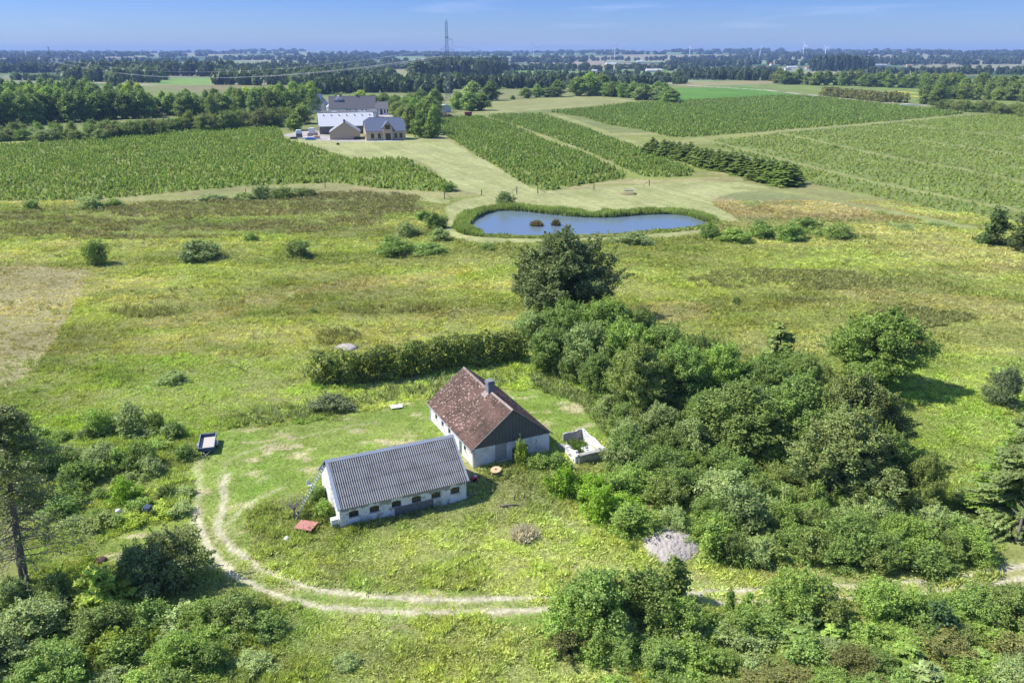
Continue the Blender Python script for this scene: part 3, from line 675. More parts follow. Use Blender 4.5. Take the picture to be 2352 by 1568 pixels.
for x, y in pts:
    wd = _rr.uniform(75, 120); plant('shrub', x, y + 22, y + 22 - wd * _rr.uniform(.65, .9), wd, _rr.choice(['mid', 'fresh', 'olive', 'grey', 'mid', 'dark']), 'shrub', 'undergrowth shrub filling the gaps of the thicket right of the farmhouse', 'shrub', 'undergrowth of the thicket')
# spruces at the right edge
plant('shrub', 2300, 938, 846, 84, (.22, .28, .13), 'evergreen_bush', 'rounded bluish green bush above the spruces at the right edge', 'bush', front=.6)
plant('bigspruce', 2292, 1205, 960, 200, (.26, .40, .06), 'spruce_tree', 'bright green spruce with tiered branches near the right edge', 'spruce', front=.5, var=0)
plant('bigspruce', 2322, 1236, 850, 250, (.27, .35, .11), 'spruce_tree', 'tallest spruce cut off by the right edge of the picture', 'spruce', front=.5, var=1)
pt = limbs(7, 1, 7, .2, 1.2, 4, (.5, .4)); g = G(2334, 1240)
o = pt.build('leaning_tree', M['palebark'], None, True, (g[0], g[1], 0)); tag(o, 'pale leaning bare trunk under the spruces at the right edge', 'tree')
plant('cone', 2280, 566, 478, 78, (.115, .17, .05), 'juniper_tree', 'dark conifer at the right edge beside the nursery', 'conifer', front=.5)
plant('cone', 2348, 580, 488, 66, (.13, .165, .055), 'juniper_tree', 'dark conifer cut by the right edge beside the nursery', 'conifer', front=.5)
# meadow bushes
G3 = 'bushes in the open meadow'
MB_ = [
 ('bush', 225, 612, 552, 58, 'dark', 'dark upright bush beside the dry field on the left'),
 ('bush', 458, 604, 553, 108, 'blue', 'wide silvery dark bush, second from the left in the meadow'),
 ('bush', 578, 558, 534, 34, 'mid', 'small round bush in front of the rush patch'),
 ('bush', 686, 595, 552, 68, 'dark', 'round dark bush on the ditch line'),
 ('willow', 904, 592, 546, 92, 'mid', 'bush left of the pond, front left one'),
 ('willow', 985, 588, 558, 92, 'mid', 'bush left of the pond, front right one'),
 ('bush', 936, 546, 509, 62, 'grey', 'pale round bush left of the pond'),
 ('willow', 975, 508, 482, 50, 'mid', 'bush beside the mown path left of the pond'),
 ('willow', 1002, 528, 490, 52, 'mid', 'bush at the left bend of the mown path'),
 ('willow', 1012, 556, 524, 52, 'grey', 'grey bush at the lower bend of the mown path'),
 ('bush', 1160, 474, 440, 44, 'blue', 'small dark tree like bush on the far bank of the pond'),
 ('willow', 1458, 566, 534, 84, 'grey', 'silvery willow bush in front of the pond'),
 ('willow', 1405, 560, 545, 46, 'grey', 'low silvery willow in front of the pond'),
 ('willow', 1628, 551, 514, 62, 'mid', 'bush at the right end of the pond'),
 ('willow', 1690, 560, 524, 84, 'fresh', 'fresh green bush right of the pond'),
 ('willow', 1745, 550, 508, 66, 'mid', 'bush right of the pond, third from the water'),
 ('willow', 1812, 558, 512, 84, 'mid', 'tallest bush of the row right of the pond'),
 ('willow', 1850, 530, 500, 70, 'mid', 'bush behind the row right of the pond'),
 ('bush', 1920, 552, 514, 100, 'dark', 'dark wide bush at the right end of the row right of the pond'),
 ('bush', 212, 481, 450, 74, 'grey', 'pale wide bush at the lower edge of the left nursery field'),
 ('bush', 262, 476, 456, 44, 'mid', 'smaller bush beside the pale wide bush below the left nursery field'),
 ('bush', 76, 485, 460, 36, 'mid', 'small bush near the left edge below the nursery field'),
 ('bush', 488, 464, 446, 70, 'grey', 'low bush below the middle of the left nursery field'),
 ('bush', 560, 461, 440, 50, 'grey', 'grey bush left of the dark bush group'),
 ('bush', 604, 458, 426, 52, 'blue', 'left dark bush of the group below the nursery field'),
 ('bush', 650, 459, 427, 62, 'dark', 'middle dark bush of the group below the nursery field'),
 ('bush', 700, 455, 432, 56, 'dark', 'right dark bush of the group below the nursery field'),
 ('bush', 1030, 442, 418, 46, 'mid', 'bush at the lower corner of the farm lawn'),
 ('willow', 400, 888, 852, 70, 'grey', 'grey low shrub in the meadow left of the hedge'),
 ('willow', 760, 955, 905, 110, (.24, .29, .13), 'low grey green weeds mound left of the farmhouse'),
 ('bush', 720, 700 + 22, 706, 20, 'mid', 'tiny bush in the meadow'),
 ('bush', 1690, 700, 680, 22, 'dark', 'small dark bush in the meadow right of the tall tree'),
 ('bush', 1120, 575, 558, 40, 'mid', 'low bush in front of the left half of the pond'),
 ('willow', 2150, 522, 508, 70, 'grey', 'grey low shrub at the far right of the meadow'),
 ('willow', 2070, 528, 514, 70, 'grey', 'grey low shrub right of the row of bushes'),
]
for k, cx, b, t_, wd, c_, lb in MB_: plant(k, cx, b, t_, wd, c_, 'bush', lb, 'bush', G3)
# left side shrubs
G4 = 'shrubs on the left of the yard and along its track'
LS = [
 ('bush', 235, 1010, 940, 80, 'fresh', 'green bush behind the tall bare tree, upper left'), ('bush', 300, 1008, 930, 110, 'grey', 'silvery green bush left of the trailer'),
 ('bush', 360, 1000, 945, 50, 'dark', 'dark shrub edge left of the trailer'), ('bush', 405, 1010, 965, 50, 'mid', 'small bush just left of the trailer'),
 ('shrub', 235, 1095, 1025, 100, 'grey', 'silvery shrub beside the tall bare tree'), ('bush', 330, 1090, 1018, 80, 'mid', 'green bush below the trailer, to its left'),
 ('bush', 280, 1090, 1030, 70, 'fresh', 'fresh green bush between two grey shrubs'), ('bush', 292, 1168, 1096, 76, 'lime', 'bright yellow green round bush above the mailbox'),
 ('bush', 386, 1154, 1114, 48, 'dark', 'small dark bush beside the entrance track'), ('bush', 190, 1130, 1060, 80, 'mid', 'bush right behind the trunk of the tall bare tree'),
 ('shrub', 110, 1110, 1010, 110, 'mid', 'shrub seen through the branches of the tall bare tree'), ('shrub', 20, 1090, 1000, 110, 'mid', 'shrub at the left edge behind the tall bare tree'),
 ('shrub', 60, 1190, 1110, 120, 'olive', 'olive shrub behind the trunk near the left edge'), ('bush', 150, 1200, 1140, 90, 'mid', 'low bush left of the mown strip'),
 ('bush', 235, 1225, 1180, 90, 'olive', 'low yellowish bush above the mown strip'), ('bush', 310, 1215, 1180, 70, 'yellow', 'yellowish plants below the mailbox'),
 ('bush', 375, 1195, 1160, 80, 'yellow', 'yellowish plants right of the mailbox'),
 ('shrub', 405, 1385, 1225, 185, (.29, .34, .125), 'big round grey green shrub beside the bend of the track'),
 ('shrub', 330, 1380, 1255, 110, 'blue', 'dark shrub left of the big round one by the bend'),
 ('fern', 240, 1440, 1300, 160, 'yellow', 'yellow green feathery sapling by the bottom left'),
 ('shrub', 140, 1420, 1320, 120, 'dark', 'dark shrub at the foot of the tall bare tree'),
 ('shrub', 40, 1420, 1330, 110, 'blue', 'bluish shrub at the left edge at the foot of the tall bare tree'),
 ('shrub', 250, 1500, 1390, 150, 'dark', 'dark shaded shrub in the bottom left thicket'),
 ('shrub', 90, 1520, 1390, 180, 'grey', 'pale grey green shrub in the bottom left thicket'),
 ('shrub', 20, 1600, 1450, 170, 'grey', 'pale shrub in the bottom left corner'),
 ('bush', 265, 1520, 1450, 80, 'yellow', 'yellow green bush in the shade at the bottom left'),
 ('shrub', 130, 1620, 1490, 170, 'mid', 'green shrub on the bottom edge at the left'),
 ('shrub', 545, 1475, 1370, 150, 'dark', 'rounded dark shrub just below the track bend'),
 ('shrub', 460, 1470, 1390, 110, 'fresh', 'fresh green shrub between the round shrub and the track'),
 ('shrub', 420, 1560, 1455, 110, 'fresh', 'light green leafy shrub at the bottom, left of centre'),
 ('bush', 490, 1560, 1480, 80, 'mid', 'bush at the bottom edge, left of centre'), ('bush', 620, 1480, 1420, 80, 'mid', 'low bush in the grass below the track'),
 ('bush', 400, 1640, 1540, 110, 'dark', 'dark bush cut by the bottom edge'), ('bush', 600, 1560, 1510, 80, 'grey', 'grey green low bush at the bottom'),
 ('bush', 800, 1545, 1505, 60, 'grey', 'small grey bush in the grass at the bottom'), ('bush', 350, 1455, 1380, 90, 'mid', 'bush between the feathery sapling and the round shrub'),
]
for k, cx, b, t_, wd, c_, lb in LS: plant(k, cx, b, t_, wd, c_, 'shrub', lb, 'shrub', G4)
for fpoly, nm_, gp_ in (([(60, 1010), (200, 960), (420, 985), (430, 1060), (420, 1180), (230, 1225), (60, 1230)], 'low weedy shrub in the rough ground between the bare tree and the trailer', 'low shrubs of the rough ground on the left'),
                        ([(0, 1400), (350, 1400), (560, 1400), (640, 1470), (560, 1560), (300, 1620), (0, 1640)], 'leafy shrub among others filling the bottom left thicket', 'filling shrubs of the bottom left thicket')):
    fp = np.array(fpoly, float); pts = []
    for _ in range(900):
        x, y = _rr.uniform(0, 640), _rr.uniform(960, 1640)
        if inpoly(fp, np.array([x]), np.array([y]))[0] and all(abs(x - a) > 50 or abs(y - b) > 36 for a, b in pts): pts.append((x, y))
    for x, y in pts:
        wd = _rr.uniform(45, 80) * (1 if y < 1300 else 1.4); plant('bush', x, y + 14, y + 14 - wd * _rr.uniform(.45, .75), wd, _rr.choice(['fresh', 'grey', 'mid', 'grey', 'fresh']), 'shrub', nm_, 'shrub', gp_)
# bottom right thicket
G5 = 'shrubs of the thicket in the bottom right corner'
BR = [
 ('shrub', 1310, 1500, 1375, 150, 'fresh', 'left end shrub of the bottom right thicket, beside the track'), ('shrub', 1370, 1480, 1310, 170, 'mid', 'tall shrub hiding the track, left one'),
 ('shrub', 1470, 1470, 1310, 160, 'dark', 'dark shrub hiding the track'), ('cone', 1545, 1400, 1275, 80, 'dark', 'upright shrub in front of the round grey heap'),
 ('shrub', 1556, 1490, 1372, 130, 'fresh', 'fresh green shrub below the round grey heap'), ('bush', 1625, 1460, 1392, 70, 'olive', 'olive bush by the track below the grey heap'),
 ('cone', 1672, 1430, 1352, 34, 'fresh', 'thin upright sapling at the track edge, left one'), ('cone', 1712, 1425, 1358, 34, 'fresh', 'thin upright sapling at the track edge, right one'),
 ('shrub', 1700, 1500, 1400, 130, 'fresh', 'yellow green shrub in the middle of the bottom right thicket'), ('shrub', 1825, 1440, 1312, 150, 'fresh', 'large fresh shrub reaching over the track'),
 ('bush', 1905, 1460, 1376, 90, 'olive', 'olive bush between the two large fresh shrubs'), ('shrub', 2012, 1450, 1332, 130, 'fresh', 'large fresh shrub right of the olive bush'),
 ('shrub', 2090, 1450, 1358, 100, 'fresh', 'light green shrub beside the open part of the track'), ('cone', 2146, 1480, 1385, 90, (.10, .17, .06), 'dense conical green shrub in the thicket'),
 ('shrub', 2170, 1430, 1362, 90, 'fresh', 'shrub at the right, just below the track'), ('shrub', 2240, 1450, 1356, 130, 'mid', 'mid green shrub at the right below the track'),
 ('shrub', 2325, 1460, 1350, 140, 'dark', 'dark shrub at the right edge below the track'),
]
for k, cx, b, t_, wd, c_, lb in BR: plant(k, cx, b, t_, wd, c_, 'shrub', lb, 'shrub', G5)
rngf = random.Random(12)
poly = [(1260, 1480), (1400, 1440), (1700, 1450), (1900, 1430), (2352, 1420), (2440, 1700), (1400, 1720), (1330, 1600)]
pa = np.array(poly, float); nfill = 0; pts = []
for _ in range(4000):
    x = rngf.uniform(1260, 2420); y = rngf.uniform(1420, 1700)
    if not inpoly(pa, np.array([x]), np.array([y]))[0]: continue
    if any(abs(x - a) < 52 and abs(y - b) < 34 for a, b in pts): continue
    pts.append((x, y))
for x, y in pts:
    if x < 1480 and y > 1520 and rngf.random() < .6: continue
    k = rngf.choice(['shrub', 'shrub', 'bush', 'bush', 'fern']); c_ = rngf.choice(['fresh', 'mid', 'fresh', 'fresh', 'olive', 'grey', (.25, .26, .08), 'mid'])
    wd = rngf.uniform(90, 150) * (1 if k != 'bush' else .8)
    plant(k, x, y + 30, max(y + 30 - wd * rngf.uniform(.55, .8), 1396), wd, c_, 'shrub', 'leafy shrub among others filling the bottom right thicket', 'shrub', 'filling shrubs of the bottom right thicket')
# saplings by the house wall
for cx, b, t_, wd, c_, lb in [(1194, 1072, 1010, 34, 'yellow', 'large leaved sapling in front of the dark garage door'), (1235, 1085, 1040, 80, 'fresh', 'bushy plants in front of the farmhouse gable'),
                              (1280, 1085, 1040, 50, 'mid', 'plants between the farmhouse gable and the ruined walls'), (1165, 1100, 1078, 40, 'olive', 'weeds in front of the farmhouse gable')]:
    plant('bush', cx, b, t_, wd, c_, 'sapling', lb, 'plant')
plant('bush', 750, 1200, 1150, 60, 'fresh', 'flowering_shrub', 'white flowering shrub at the barn gable beside the ladder foot', 'shrub')
plant('bush', 735, 1160, 1115, 50, 'mid', 'flowering_shrub', 'white flowering shrub behind the ladder', 'shrub')
# clipped hedge behind the farmhouse
def hedge(pts, r, h, card, per, seed, name, label, col, cat='hedge'):
    rng = np.random.default_rng(seed); Cs = []; Ns = []; Ll = []
    L0 = np.array(pts); seg = np.hypot(*(L0[1:] - L0[:-1]).T); tot = seg.sum(); n = int(tot / (r * .38))
    for i in range(n):
        s = (i + rng.random()) / n * tot; k = 0
        while k < len(seg) - 1 and s > seg[k]: s -= seg[k]; k += 1
        c = L0[k] + (L0[k + 1] - L0[k]) * s / seg[k]
        for lev in range(3):
            rr = r * rng.uniform(.5, .8); ctr = np.array([c[0] + rng.normal() * r * .35, c[1] + rng.normal() * r * .35, float(T(*c)) + h * (lev + .5) / 3 * rng.uniform(.85, 1.12)])
            m = per; d = norm(rng.normal(size=(m, 3)) + np.array([0, 0, .3])); Cs.append(ctr + d * rr * rng.uniform(.7, 1.05, (m, 1)))
            Ns.append(norm(d + rng.normal(size=(m, 3)) * .5 + np.array([0, 0, .3]))); Ll.append(np.full(m, rng.uniform(.75, 1.3)))
    P = np.concatenate(Cs); N = np.concatenate(Ns); Ll = np.concatenate(Ll)
    V, F = cards(P, N, card * rng.uniform(.6, 1.3, len(P)), card * .5, rng); cc = leafcol(len(P), rng, Ll, .35)
    tip = rng.random(len(P)) < .22; cc[tip] *= np.array([2.0, 1.7, .9])
    me = np_mesh(name, V, F, cc); me.materials.append(M['leaf']); o = bpy.data.objects.new(name, me); link(o); o.color = (*COL[col], 1) if isinstance(col, str) else (*col, 1)
    return tag(o, label, cat)
hedge([G(725, 880), G(800, 880), G(900, 866), G(1000, 850), G(1100, 832), G(1200, 822)], 1.7, 4.6, .24, 150, 3, 'hedge', 'long dark hedge with yellow green leaf tips behind the farmhouse', (.17, .22, .055))

# tall bare larch at the left edge
def larch():
    b = G(58, 1340); root = empty('larch_tree', (b[0], b[1], 0)); H_ = 18.0; ln = np.array([2.2, -.5])
    m = MB(); pts = [(ln[0] * (t ** 1.3) * .9, ln[1] * t, -.3 + H_ * t) for t in np.linspace(0, 1, 12)]
    m.tube(pts, [.42 - .36 * t for t in np.linspace(0, 1, 12)], 9); m.build('trunk', M['bark'], root, True)
    rng = np.random.default_rng(4); bm = MB(); Cs = []; Ns = []
    for i in range(175):
        t = rng.uniform(.12, .99); p = np.array([ln[0] * t ** 1.3 * .9, ln[1] * t, H_ * t]); a = rng.random() * 6.283
        Lb = (6.2 * (1 - t) ** .6 + .9) * rng.uniform(.6, 1.1) * (.75 + .35 * math.cos(a)); dead = t < .48
        d = np.array([math.cos(a), math.sin(a), 0]); q = [p, p + d * Lb * .5 + [0, 0, .03 * Lb], p + d * Lb + [0, 0, -.15 * Lb]]
        bm.tube(q, [.05, .03, .012], 4, False)
        for k in range(4):
            s = rng.uniform(.3, 1); o0 = p + d * Lb * s + np.array([0, 0, -.12 * Lb * s * s]); sd = rng.choice([-1, 1]); e = np.array([-d[1], d[0], 0]) * sd * .6 + d * .5
            bm.tube([o0, o0 + e * Lb * .3 + [0, 0, -.08]], [.018, .007], 3, False)
            if not dead or rng.random() < .25:
                m_ = int(27 * (1.3 if t > .6 else .75)); u = rng.random((m_, 1)); P = o0 + e * Lb * .35 * u + rng.normal(size=(m_, 3)) * np.array([.22, .22, .13]); Cs.append(P)
                Ns.append(norm(rng.normal(size=(m_, 3)) * .6 + [0, 0, 1]))
        if not dead:
            m_ = 16; u = rng.random((m_, 1)); Cs.append(p + d * Lb * u + np.array([0, 0, -.12]) * Lb * u * u + rng.normal(size=(m_, 3)) * .2); Ns.append(norm(rng.normal(size=(m_, 3)) * .6 + [0, 0, 1]))
    bm.build('branches', M['bark'], root)
    P = np.concatenate(Cs); N = np.concatenate(Ns); V, F = cards(P, N, rng.uniform(.10, .20, len(P)), .07, rng)
    me = lmesh('needle_sprays', (V, F, leafcol(len(P), rng, None, .3))); o = bpy.data.objects.new('crown', me); link(o, root); o.color = (.27, .33, .12, 1)
    tag(root, 'tall sparse larch with bare lower branches at the left edge', 'larch tree')
larch()

g = G(1205, 1245); a = _rr2.random(150) * 6.28; k = np.sqrt(_rr2.random(150)) * 1.2
V, F, c_ = merge([tuft(430, 7, .022, .3, .9), tuft(431, 7, .022, .3, .9)], k * np.cos(a), k * np.sin(a), np.zeros(150), np.full(150, 1.0), 1.5 - .75 * k + _rr2.uniform(-.2, .2, 150), _rr2, np.array([.80, .72, .58])[None] * _rr2.uniform(.6, 1.15, (150, 1)))
me = np_mesh('dry_bush', V, F, c_); me.materials.append(M['grass']); o = bpy.data.objects.new('dry_bush', me); link(o); o.location = (g[0], g[1] + 1, 0); tag(o, 'dry straw coloured bush in the grass in front of the barn', 'bush')
# --- woods and trees in the middle distance: individual trees
G6 = 'trees of the wood on the left'
rw = random.Random(21)
def rowtrees(kind, x0, y0, x1, y1, h, rpx, step, col, name, label, cat, group, jit=3, front=.3):
    n = max(1, int(abs(x1 - x0) / step))
    for i in range(n + 1):
        t = i / max(n, 1); x = x0 + (x1 - x0) * t + rw.uniform(-.3, .3) * step; y = y0 + (y1 - y0) * t + rw.uniform(-jit, jit)
        g = G(x, y); hh = h * rw.uniform(.82, 1.12); c = COL[rw.choice(col)] if isinstance(col, (list, tuple)) and isinstance(col[0], str) else col
        place(kind, g[0], g[1], rpx * g[1] / FPX / 2 * rw.uniform(.9, 1.2), hh, c, name, label, cat, group)
WL = 'tall leafy tree in the dense wood at the left edge'
rowtrees('woodtree', -40, 292, 330, 270, 18, 42, 22, ['wood', 'dark', 'wood'], 'broadleaf_tree', WL, 'tree', G6)
rowtrees('woodtree', -40, 270, 330, 255, 19, 38, 22, ['mid', 'wood', 'fresh'], 'broadleaf_tree', WL, 'tree', G6)
rowtrees('woodtree', -40, 252, 320, 242, 19, 34, 22, ['mid', 'wood', 'yellow'], 'broadleaf_tree', WL, 'tree', G6)
rowtrees('woodtree', -40, 238, 300, 232, 19, 30, 22, ['mid', 'fresh', 'mid'], 'broadleaf_tree', WL, 'tree', G6, 2)
rowtrees('woodtree', -40, 226, 200, 224, 20, 28, 22, ['mid', 'olive', 'mid'], 'broadleaf_tree', WL, 'tree', G6, 2)
WM = 'tree of the open wood left of the far farm'
rowtrees('woodtree', 330, 268, 520, 262, 14.5, 34, 17, ['mid', 'wood', 'olive'], 'broadleaf_tree', WM, 'tree', 'trees of the open wood')
rowtrees('woodtree', 330, 252, 540, 246, 15, 32, 20, ['mid', 'fresh', 'wood'], 'broadleaf_tree', WM, 'tree', 'trees of the open wood')
rowtrees('woodtree', 540, 262, 720, 258, 18, 36, 20, ['wood', 'mid', 'olive'], 'broadleaf_tree', 'tall tree of the clump just left of the far farm', 'tree', 'tall clump left of the far farm')
rowtrees('woodtree', 540, 246, 715, 244, 19, 34, 20, ['yellow', 'mid', 'fresh'], 'broadleaf_tree', 'tall tree of the clump just left of the far farm', 'tree', 'tall clump left of the far farm')
SC = 'scrubby shrub in the strip between the left nursery and the wood'
rowtrees('shrub', -20, 326, 230, 318, 6.5, 44, 24, ['olive', 'grey', 'mid'], 'shrub', SC, 'shrub', 'scrub strip above the left nursery')
rowtrees('shrub', 215, 316, 430, 302, 8.0, 44, 21, ['olive', 'dark', 'mid', 'brown'], 'shrub', SC, 'shrub', 'scrub strip above the left nursery')
rowtrees('shrub', 440, 300, 655, 288, 11, 46, 19, ['dark', 'olive', 'brown'], 'shrub', SC, 'shrub', 'scrub strip above the left nursery')
rowtrees('shrub', -10, 312, 420, 300, 7.0, 34, 34, ['olive', 'mid'], 'shrub', SC, 'shrub', 'scrub strip above the left nursery')
FT = [('woodtree', 695, 285, 240, 50, 'olive', 'tree left of the long white barn'), ('woodtree', 680, 300, 262, 40, 'dark', 'low dark tree left of the long white barn'),
 ('tree', 829, 236, 208, 30, 'yellow', 'yellow green tree behind the white farmhouse'), ('tree', 856, 240, 218, 26, 'mid', 'tree behind the dark roof of the white farmhouse'),
 ('tree', 882, 238, 214, 26, 'mid', 'round tree right of the white farmhouse roof'), ('tree', 905, 250, 228, 36, 'fresh', 'shrubby tree behind the farm garden, left one'),
 ('tree', 915, 270, 235, 44, 'olive', 'garden tree right of the white farmhouse'), ('tree', 945, 256, 216, 40, 'mid', 'garden tree in the middle of the farm garden'),
 ('woodtree', 985, 268, 222, 56, 'dark', 'large dark round tree of the farm garden'), ('woodtree', 1000, 250, 205, 36, 'dark', 'pointed dark tree behind the farm garden'),
 ('tree', 968, 236, 206, 30, 'mid', 'small tree behind the farm garden'), ('woodtree', 942, 306, 248, 44, 'olive', 'olive tree beside the brick house'), ('woodtree', 968, 316, 258, 44, 'mid', 'tree right of the brick house'),
 ('woodtree', 990, 318, 270, 34, 'dark', 'dark narrow tree at the corner of the lawn'), ('woodtree', 952, 290, 254, 40, 'fresh', 'fresh tree behind the brick house'),
 ('tree', 925, 300, 268, 26, 'dark', 'dark small tree at the brick house gable'),
 ('woodtree', 1085, 230, 188, 46, 'grey', 'pale round tree beside the pylon field'), ('woodtree', 1128, 231, 187, 46, 'dark', 'dark tree with visible trunk beside the pylon field'),
 ('woodtree', 1052, 252, 212, 34, 'fresh', 'clump tree by the small white shed, left one'), ('woodtree', 1078, 255, 213, 40, 'mid', 'clump tree by the small white shed, middle one'),
 ('woodtree', 1106, 254, 216, 42, 'mid', 'clump tree by the small white shed, right one'),
 ('woodtree', 1207, 226, 202, 32, 'dark', 'small dark tree left of the field row'), ('woodtree', 1234, 224, 194, 26, 'mid', 'slim tree of the field row'), ('woodtree', 1256, 224, 202, 28, 'blue', 'bluish tree of the field row'),
 ('woodtree', 1280, 223, 186, 40, 'dark', 'broad tree of the field row'), ('woodtree', 1325, 221, 178, 44, 'dark', 'left tree of the big dark clump'), ('woodtree', 1355, 221, 168, 50, 'fresh', 'tallest tree of the big dark clump'),
 ('woodtree', 1382, 219, 172, 46, 'dark', 'right tree of the big dark clump'), ('shrub', 1178, 229, 219, 14, 'mid', 'tiny shrub in the field'),
 ('shrub', 1645, 345, 300, 1, 'mid', None)]
for k, cx, b, t_, wd, c_, lb in FT:
    if lb: plant(k, cx, b, t_, wd, c_, 'broadleaf_tree', lb, 'tree', front=.3)
GT_ = 'tree or tall shrub of the farm garden right of the brick house'
rowtrees('tree', 905, 262, 1000, 262, 11, 32, 15, ['mid', 'fresh', 'olive', 'dark'], 'broadleaf_tree', GT_, 'tree', 'farm garden trees', 4)
rowtrees('tree', 925, 282, 1000, 286, 12, 36, 15, ['mid', 'fresh', 'olive'], 'broadleaf_tree', GT_, 'tree', 'farm garden trees', 4)
rowtrees('woodtree', 948, 302, 996, 308, 15, 34, 15, ['mid', 'dark', 'olive'], 'broadleaf_tree', GT_, 'tree', 'farm garden trees', 4)
rowtrees('tree', 780, 236, 930, 240, 8, 26, 22, ['mid', 'fresh', 'olive'], 'broadleaf_tree', 'tree in the hedge behind the white farmhouse', 'tree', 'trees behind the white farmhouse', 3)
BL = 'tree of the dense clump right of the big dark clump'
rowtrees('woodtree', 1390, 222, 1545, 236, 14, 36, 19, ['wood', 'grey', 'mid'], 'broadleaf_tree', BL, 'tree', 'dense clump above the upper nursery')
rowtrees('woodtree', 1400, 214, 1530, 222, 15, 32, 24, ['wood', 'mid', 'olive'], 'broadleaf_tree', BL, 'tree', 'dense clump above the upper nursery')
BB = 'round crowned tree in the long belt on the right'
rowtrees('woodtree', 1788, 193, 2210, 206, 21, 27, 16, ['wood', 'dark', 'olive'], 'broadleaf_tree', BB, 'tree', 'long tree belt on the right', 1)
rowtrees('woodtree', 2120, 212, 2400, 220, 22, 34, 20, ['wood', 'dark', 'olive'], 'broadleaf_tree', BB, 'tree', 'long tree belt on the right', 2)
rowtrees('woodtree', 2190, 226, 2400, 236, 16, 34, 24, ['wood', 'olive', 'olive'], 'broadleaf_tree', BB, 'tree', 'long tree belt on the right', 2)
plant('woodtree', 2122, 240, 197, 30, 'dark', 'broadleaf_tree', 'single round headed tree beside the gravel road, left of a pair', 'tree', front=.2)
plant('woodtree', 2153, 242, 194, 42, 'dark', 'broadleaf_tree', 'single round headed tree beside the gravel road, right of a pair', 'tree', front=.2)
plant('woodtree', 2318, 230, 190, 40, 'olive', 'broadleaf_tree', 'tree with visible trunk in the meadow at the right edge', 'tree', front=.2)
rowtrees('shrub', 2165, 250, 2380, 268, 9, 34, 15, ['olive', 'brown', 'grey', 'wood'], 'shrub', 'shrub of the scrub along the gravel road at the right', 'shrub', 'scrub along the gravel road')
hedge([G(1888, 220), G(1950, 226), G(2020, 234), G(2080, 237)], 4.0, 9.0, .8, 60, 9, 'hedge', 'tall clipped hedge along the gravel road', (.2, .22, .08))
# conifer row between the nurseries
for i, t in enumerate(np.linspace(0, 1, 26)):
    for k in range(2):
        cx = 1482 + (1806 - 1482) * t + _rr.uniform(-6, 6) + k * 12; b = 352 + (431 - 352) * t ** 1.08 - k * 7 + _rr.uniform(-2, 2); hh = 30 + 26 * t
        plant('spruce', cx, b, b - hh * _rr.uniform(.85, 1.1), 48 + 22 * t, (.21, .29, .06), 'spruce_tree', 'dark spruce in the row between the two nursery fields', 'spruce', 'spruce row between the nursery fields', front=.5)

# --- nursery firs: the nearest 300 one by one, the rest as one mass
rng = np.random.default_rng(77)
def rows_in(polys, az, sp, spr, keep=.93):
    out = []
    d = np.array([math.sin(az), math.cos(az)]); p = np.array([d[1], -d[0]])
    for P in polys:
        a = P @ d; b = P @ p
        A, B = np.meshgrid(np.arange(a.min(), a.max(), sp), np.arange(b.min(), b.max(), spr)); A = A.ravel() + rng.normal(size=A.size) * .3 * sp; B = B.ravel() + rng.normal(size=B.size) * .16 * spr
        Q = A[:, None] * d + B[:, None] * p; m = inpoly(P, Q[:, 0], Q[:, 1]) & (rng.random(len(Q)) < keep); Q = Q[m]
        vis = np.abs(Q[:, 0]) < Q[:, 1] * .68 + 10; out.append(Q[vis])
    return np.concatenate(out)
QA = [(rows_in(P_LEFT, R(-62), 1.85, 2.2), 1.5, .85, (.29, .38, .07)), (rows_in(P_MID, R(-28), 2.0, 2.2), 1.7, .9, (.25, .34, .065)),
      (rows_in(P_UP, R(-25), 2.4, 2.6), 2.0, 1.1, (.24, .33, .065)), (rows_in(P_LOW, R(-52), 2.2, 2.7, .88), 1.0, .8, (.31, .39, .08))]
X = []; Hh = []; Rr = []; Cc = []
for q, h, r, c_ in QA:
    n = len(q); v = .7 + .6 * fbm(q[:, 0], q[:, 1], 12, 3, 90)
    gap = fbm(q[:, 0], q[:, 1], 5, 3, 91) > .30; q = q[gap]; v = v[gap]; n = len(q)
    ld = np.min([dline(l, q[:, 0], q[:, 1]) for l in LANES + GRASSLANE], 0) > 2.6; q = q[ld]; v = v[ld]; n = len(q)
    X.append(q); Hh.append(h * v * rng.uniform(.65, 1.2, n)); Rr.append(r * rng.uniform(.75, 1.2, n) * v)
    jj = rng.uniform(.75, 1.25, (n, 1)); Cc.append(np.array(c_) * jj * np.stack([1 + rng.normal(size=n) * .08, np.ones(n), np.ones(n)], 1))
X = np.concatenate(X); Hh = np.concatenate(Hh); Rr = np.concatenate(Rr); Cc = np.concatenate(Cc)
order = np.argsort(np.hypot(X[:, 0], X[:, 1]) / Hh); near = order[:280]; rest = order[280:]
print('nursery firs', len(X))
for i in near:
    P = PR['fir'][int(i) % 3]; o = bpy.data.objects.new('nursery_fir', P[0]); link(o)
    o.location = (X[i, 0], X[i, 1], float(T(*X[i])) - .03); o.rotation_euler = (0, 0, float(Rr[i] * 100)); o.scale = (Rr[i] / P[2] * .95, Rr[i] / P[2] * .95, Hh[i] / P[3]); o.color = (*(Cc[i] * 1.05), 1)
    tag(o, 'young fir in the near rows of the christmas tree nursery', 'fir tree', 'near firs of the nursery')
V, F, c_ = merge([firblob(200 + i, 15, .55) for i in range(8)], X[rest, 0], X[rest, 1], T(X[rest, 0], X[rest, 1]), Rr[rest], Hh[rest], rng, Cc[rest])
me = np_mesh('nursery_firs', V, F, c_); me.materials.append(M['leaf']); o = bpy.data.objects.new('nursery_firs', me); link(o); tag(o, 'rows of young christmas trees filling the nursery fields', 'fir plantation', kind='stuff')

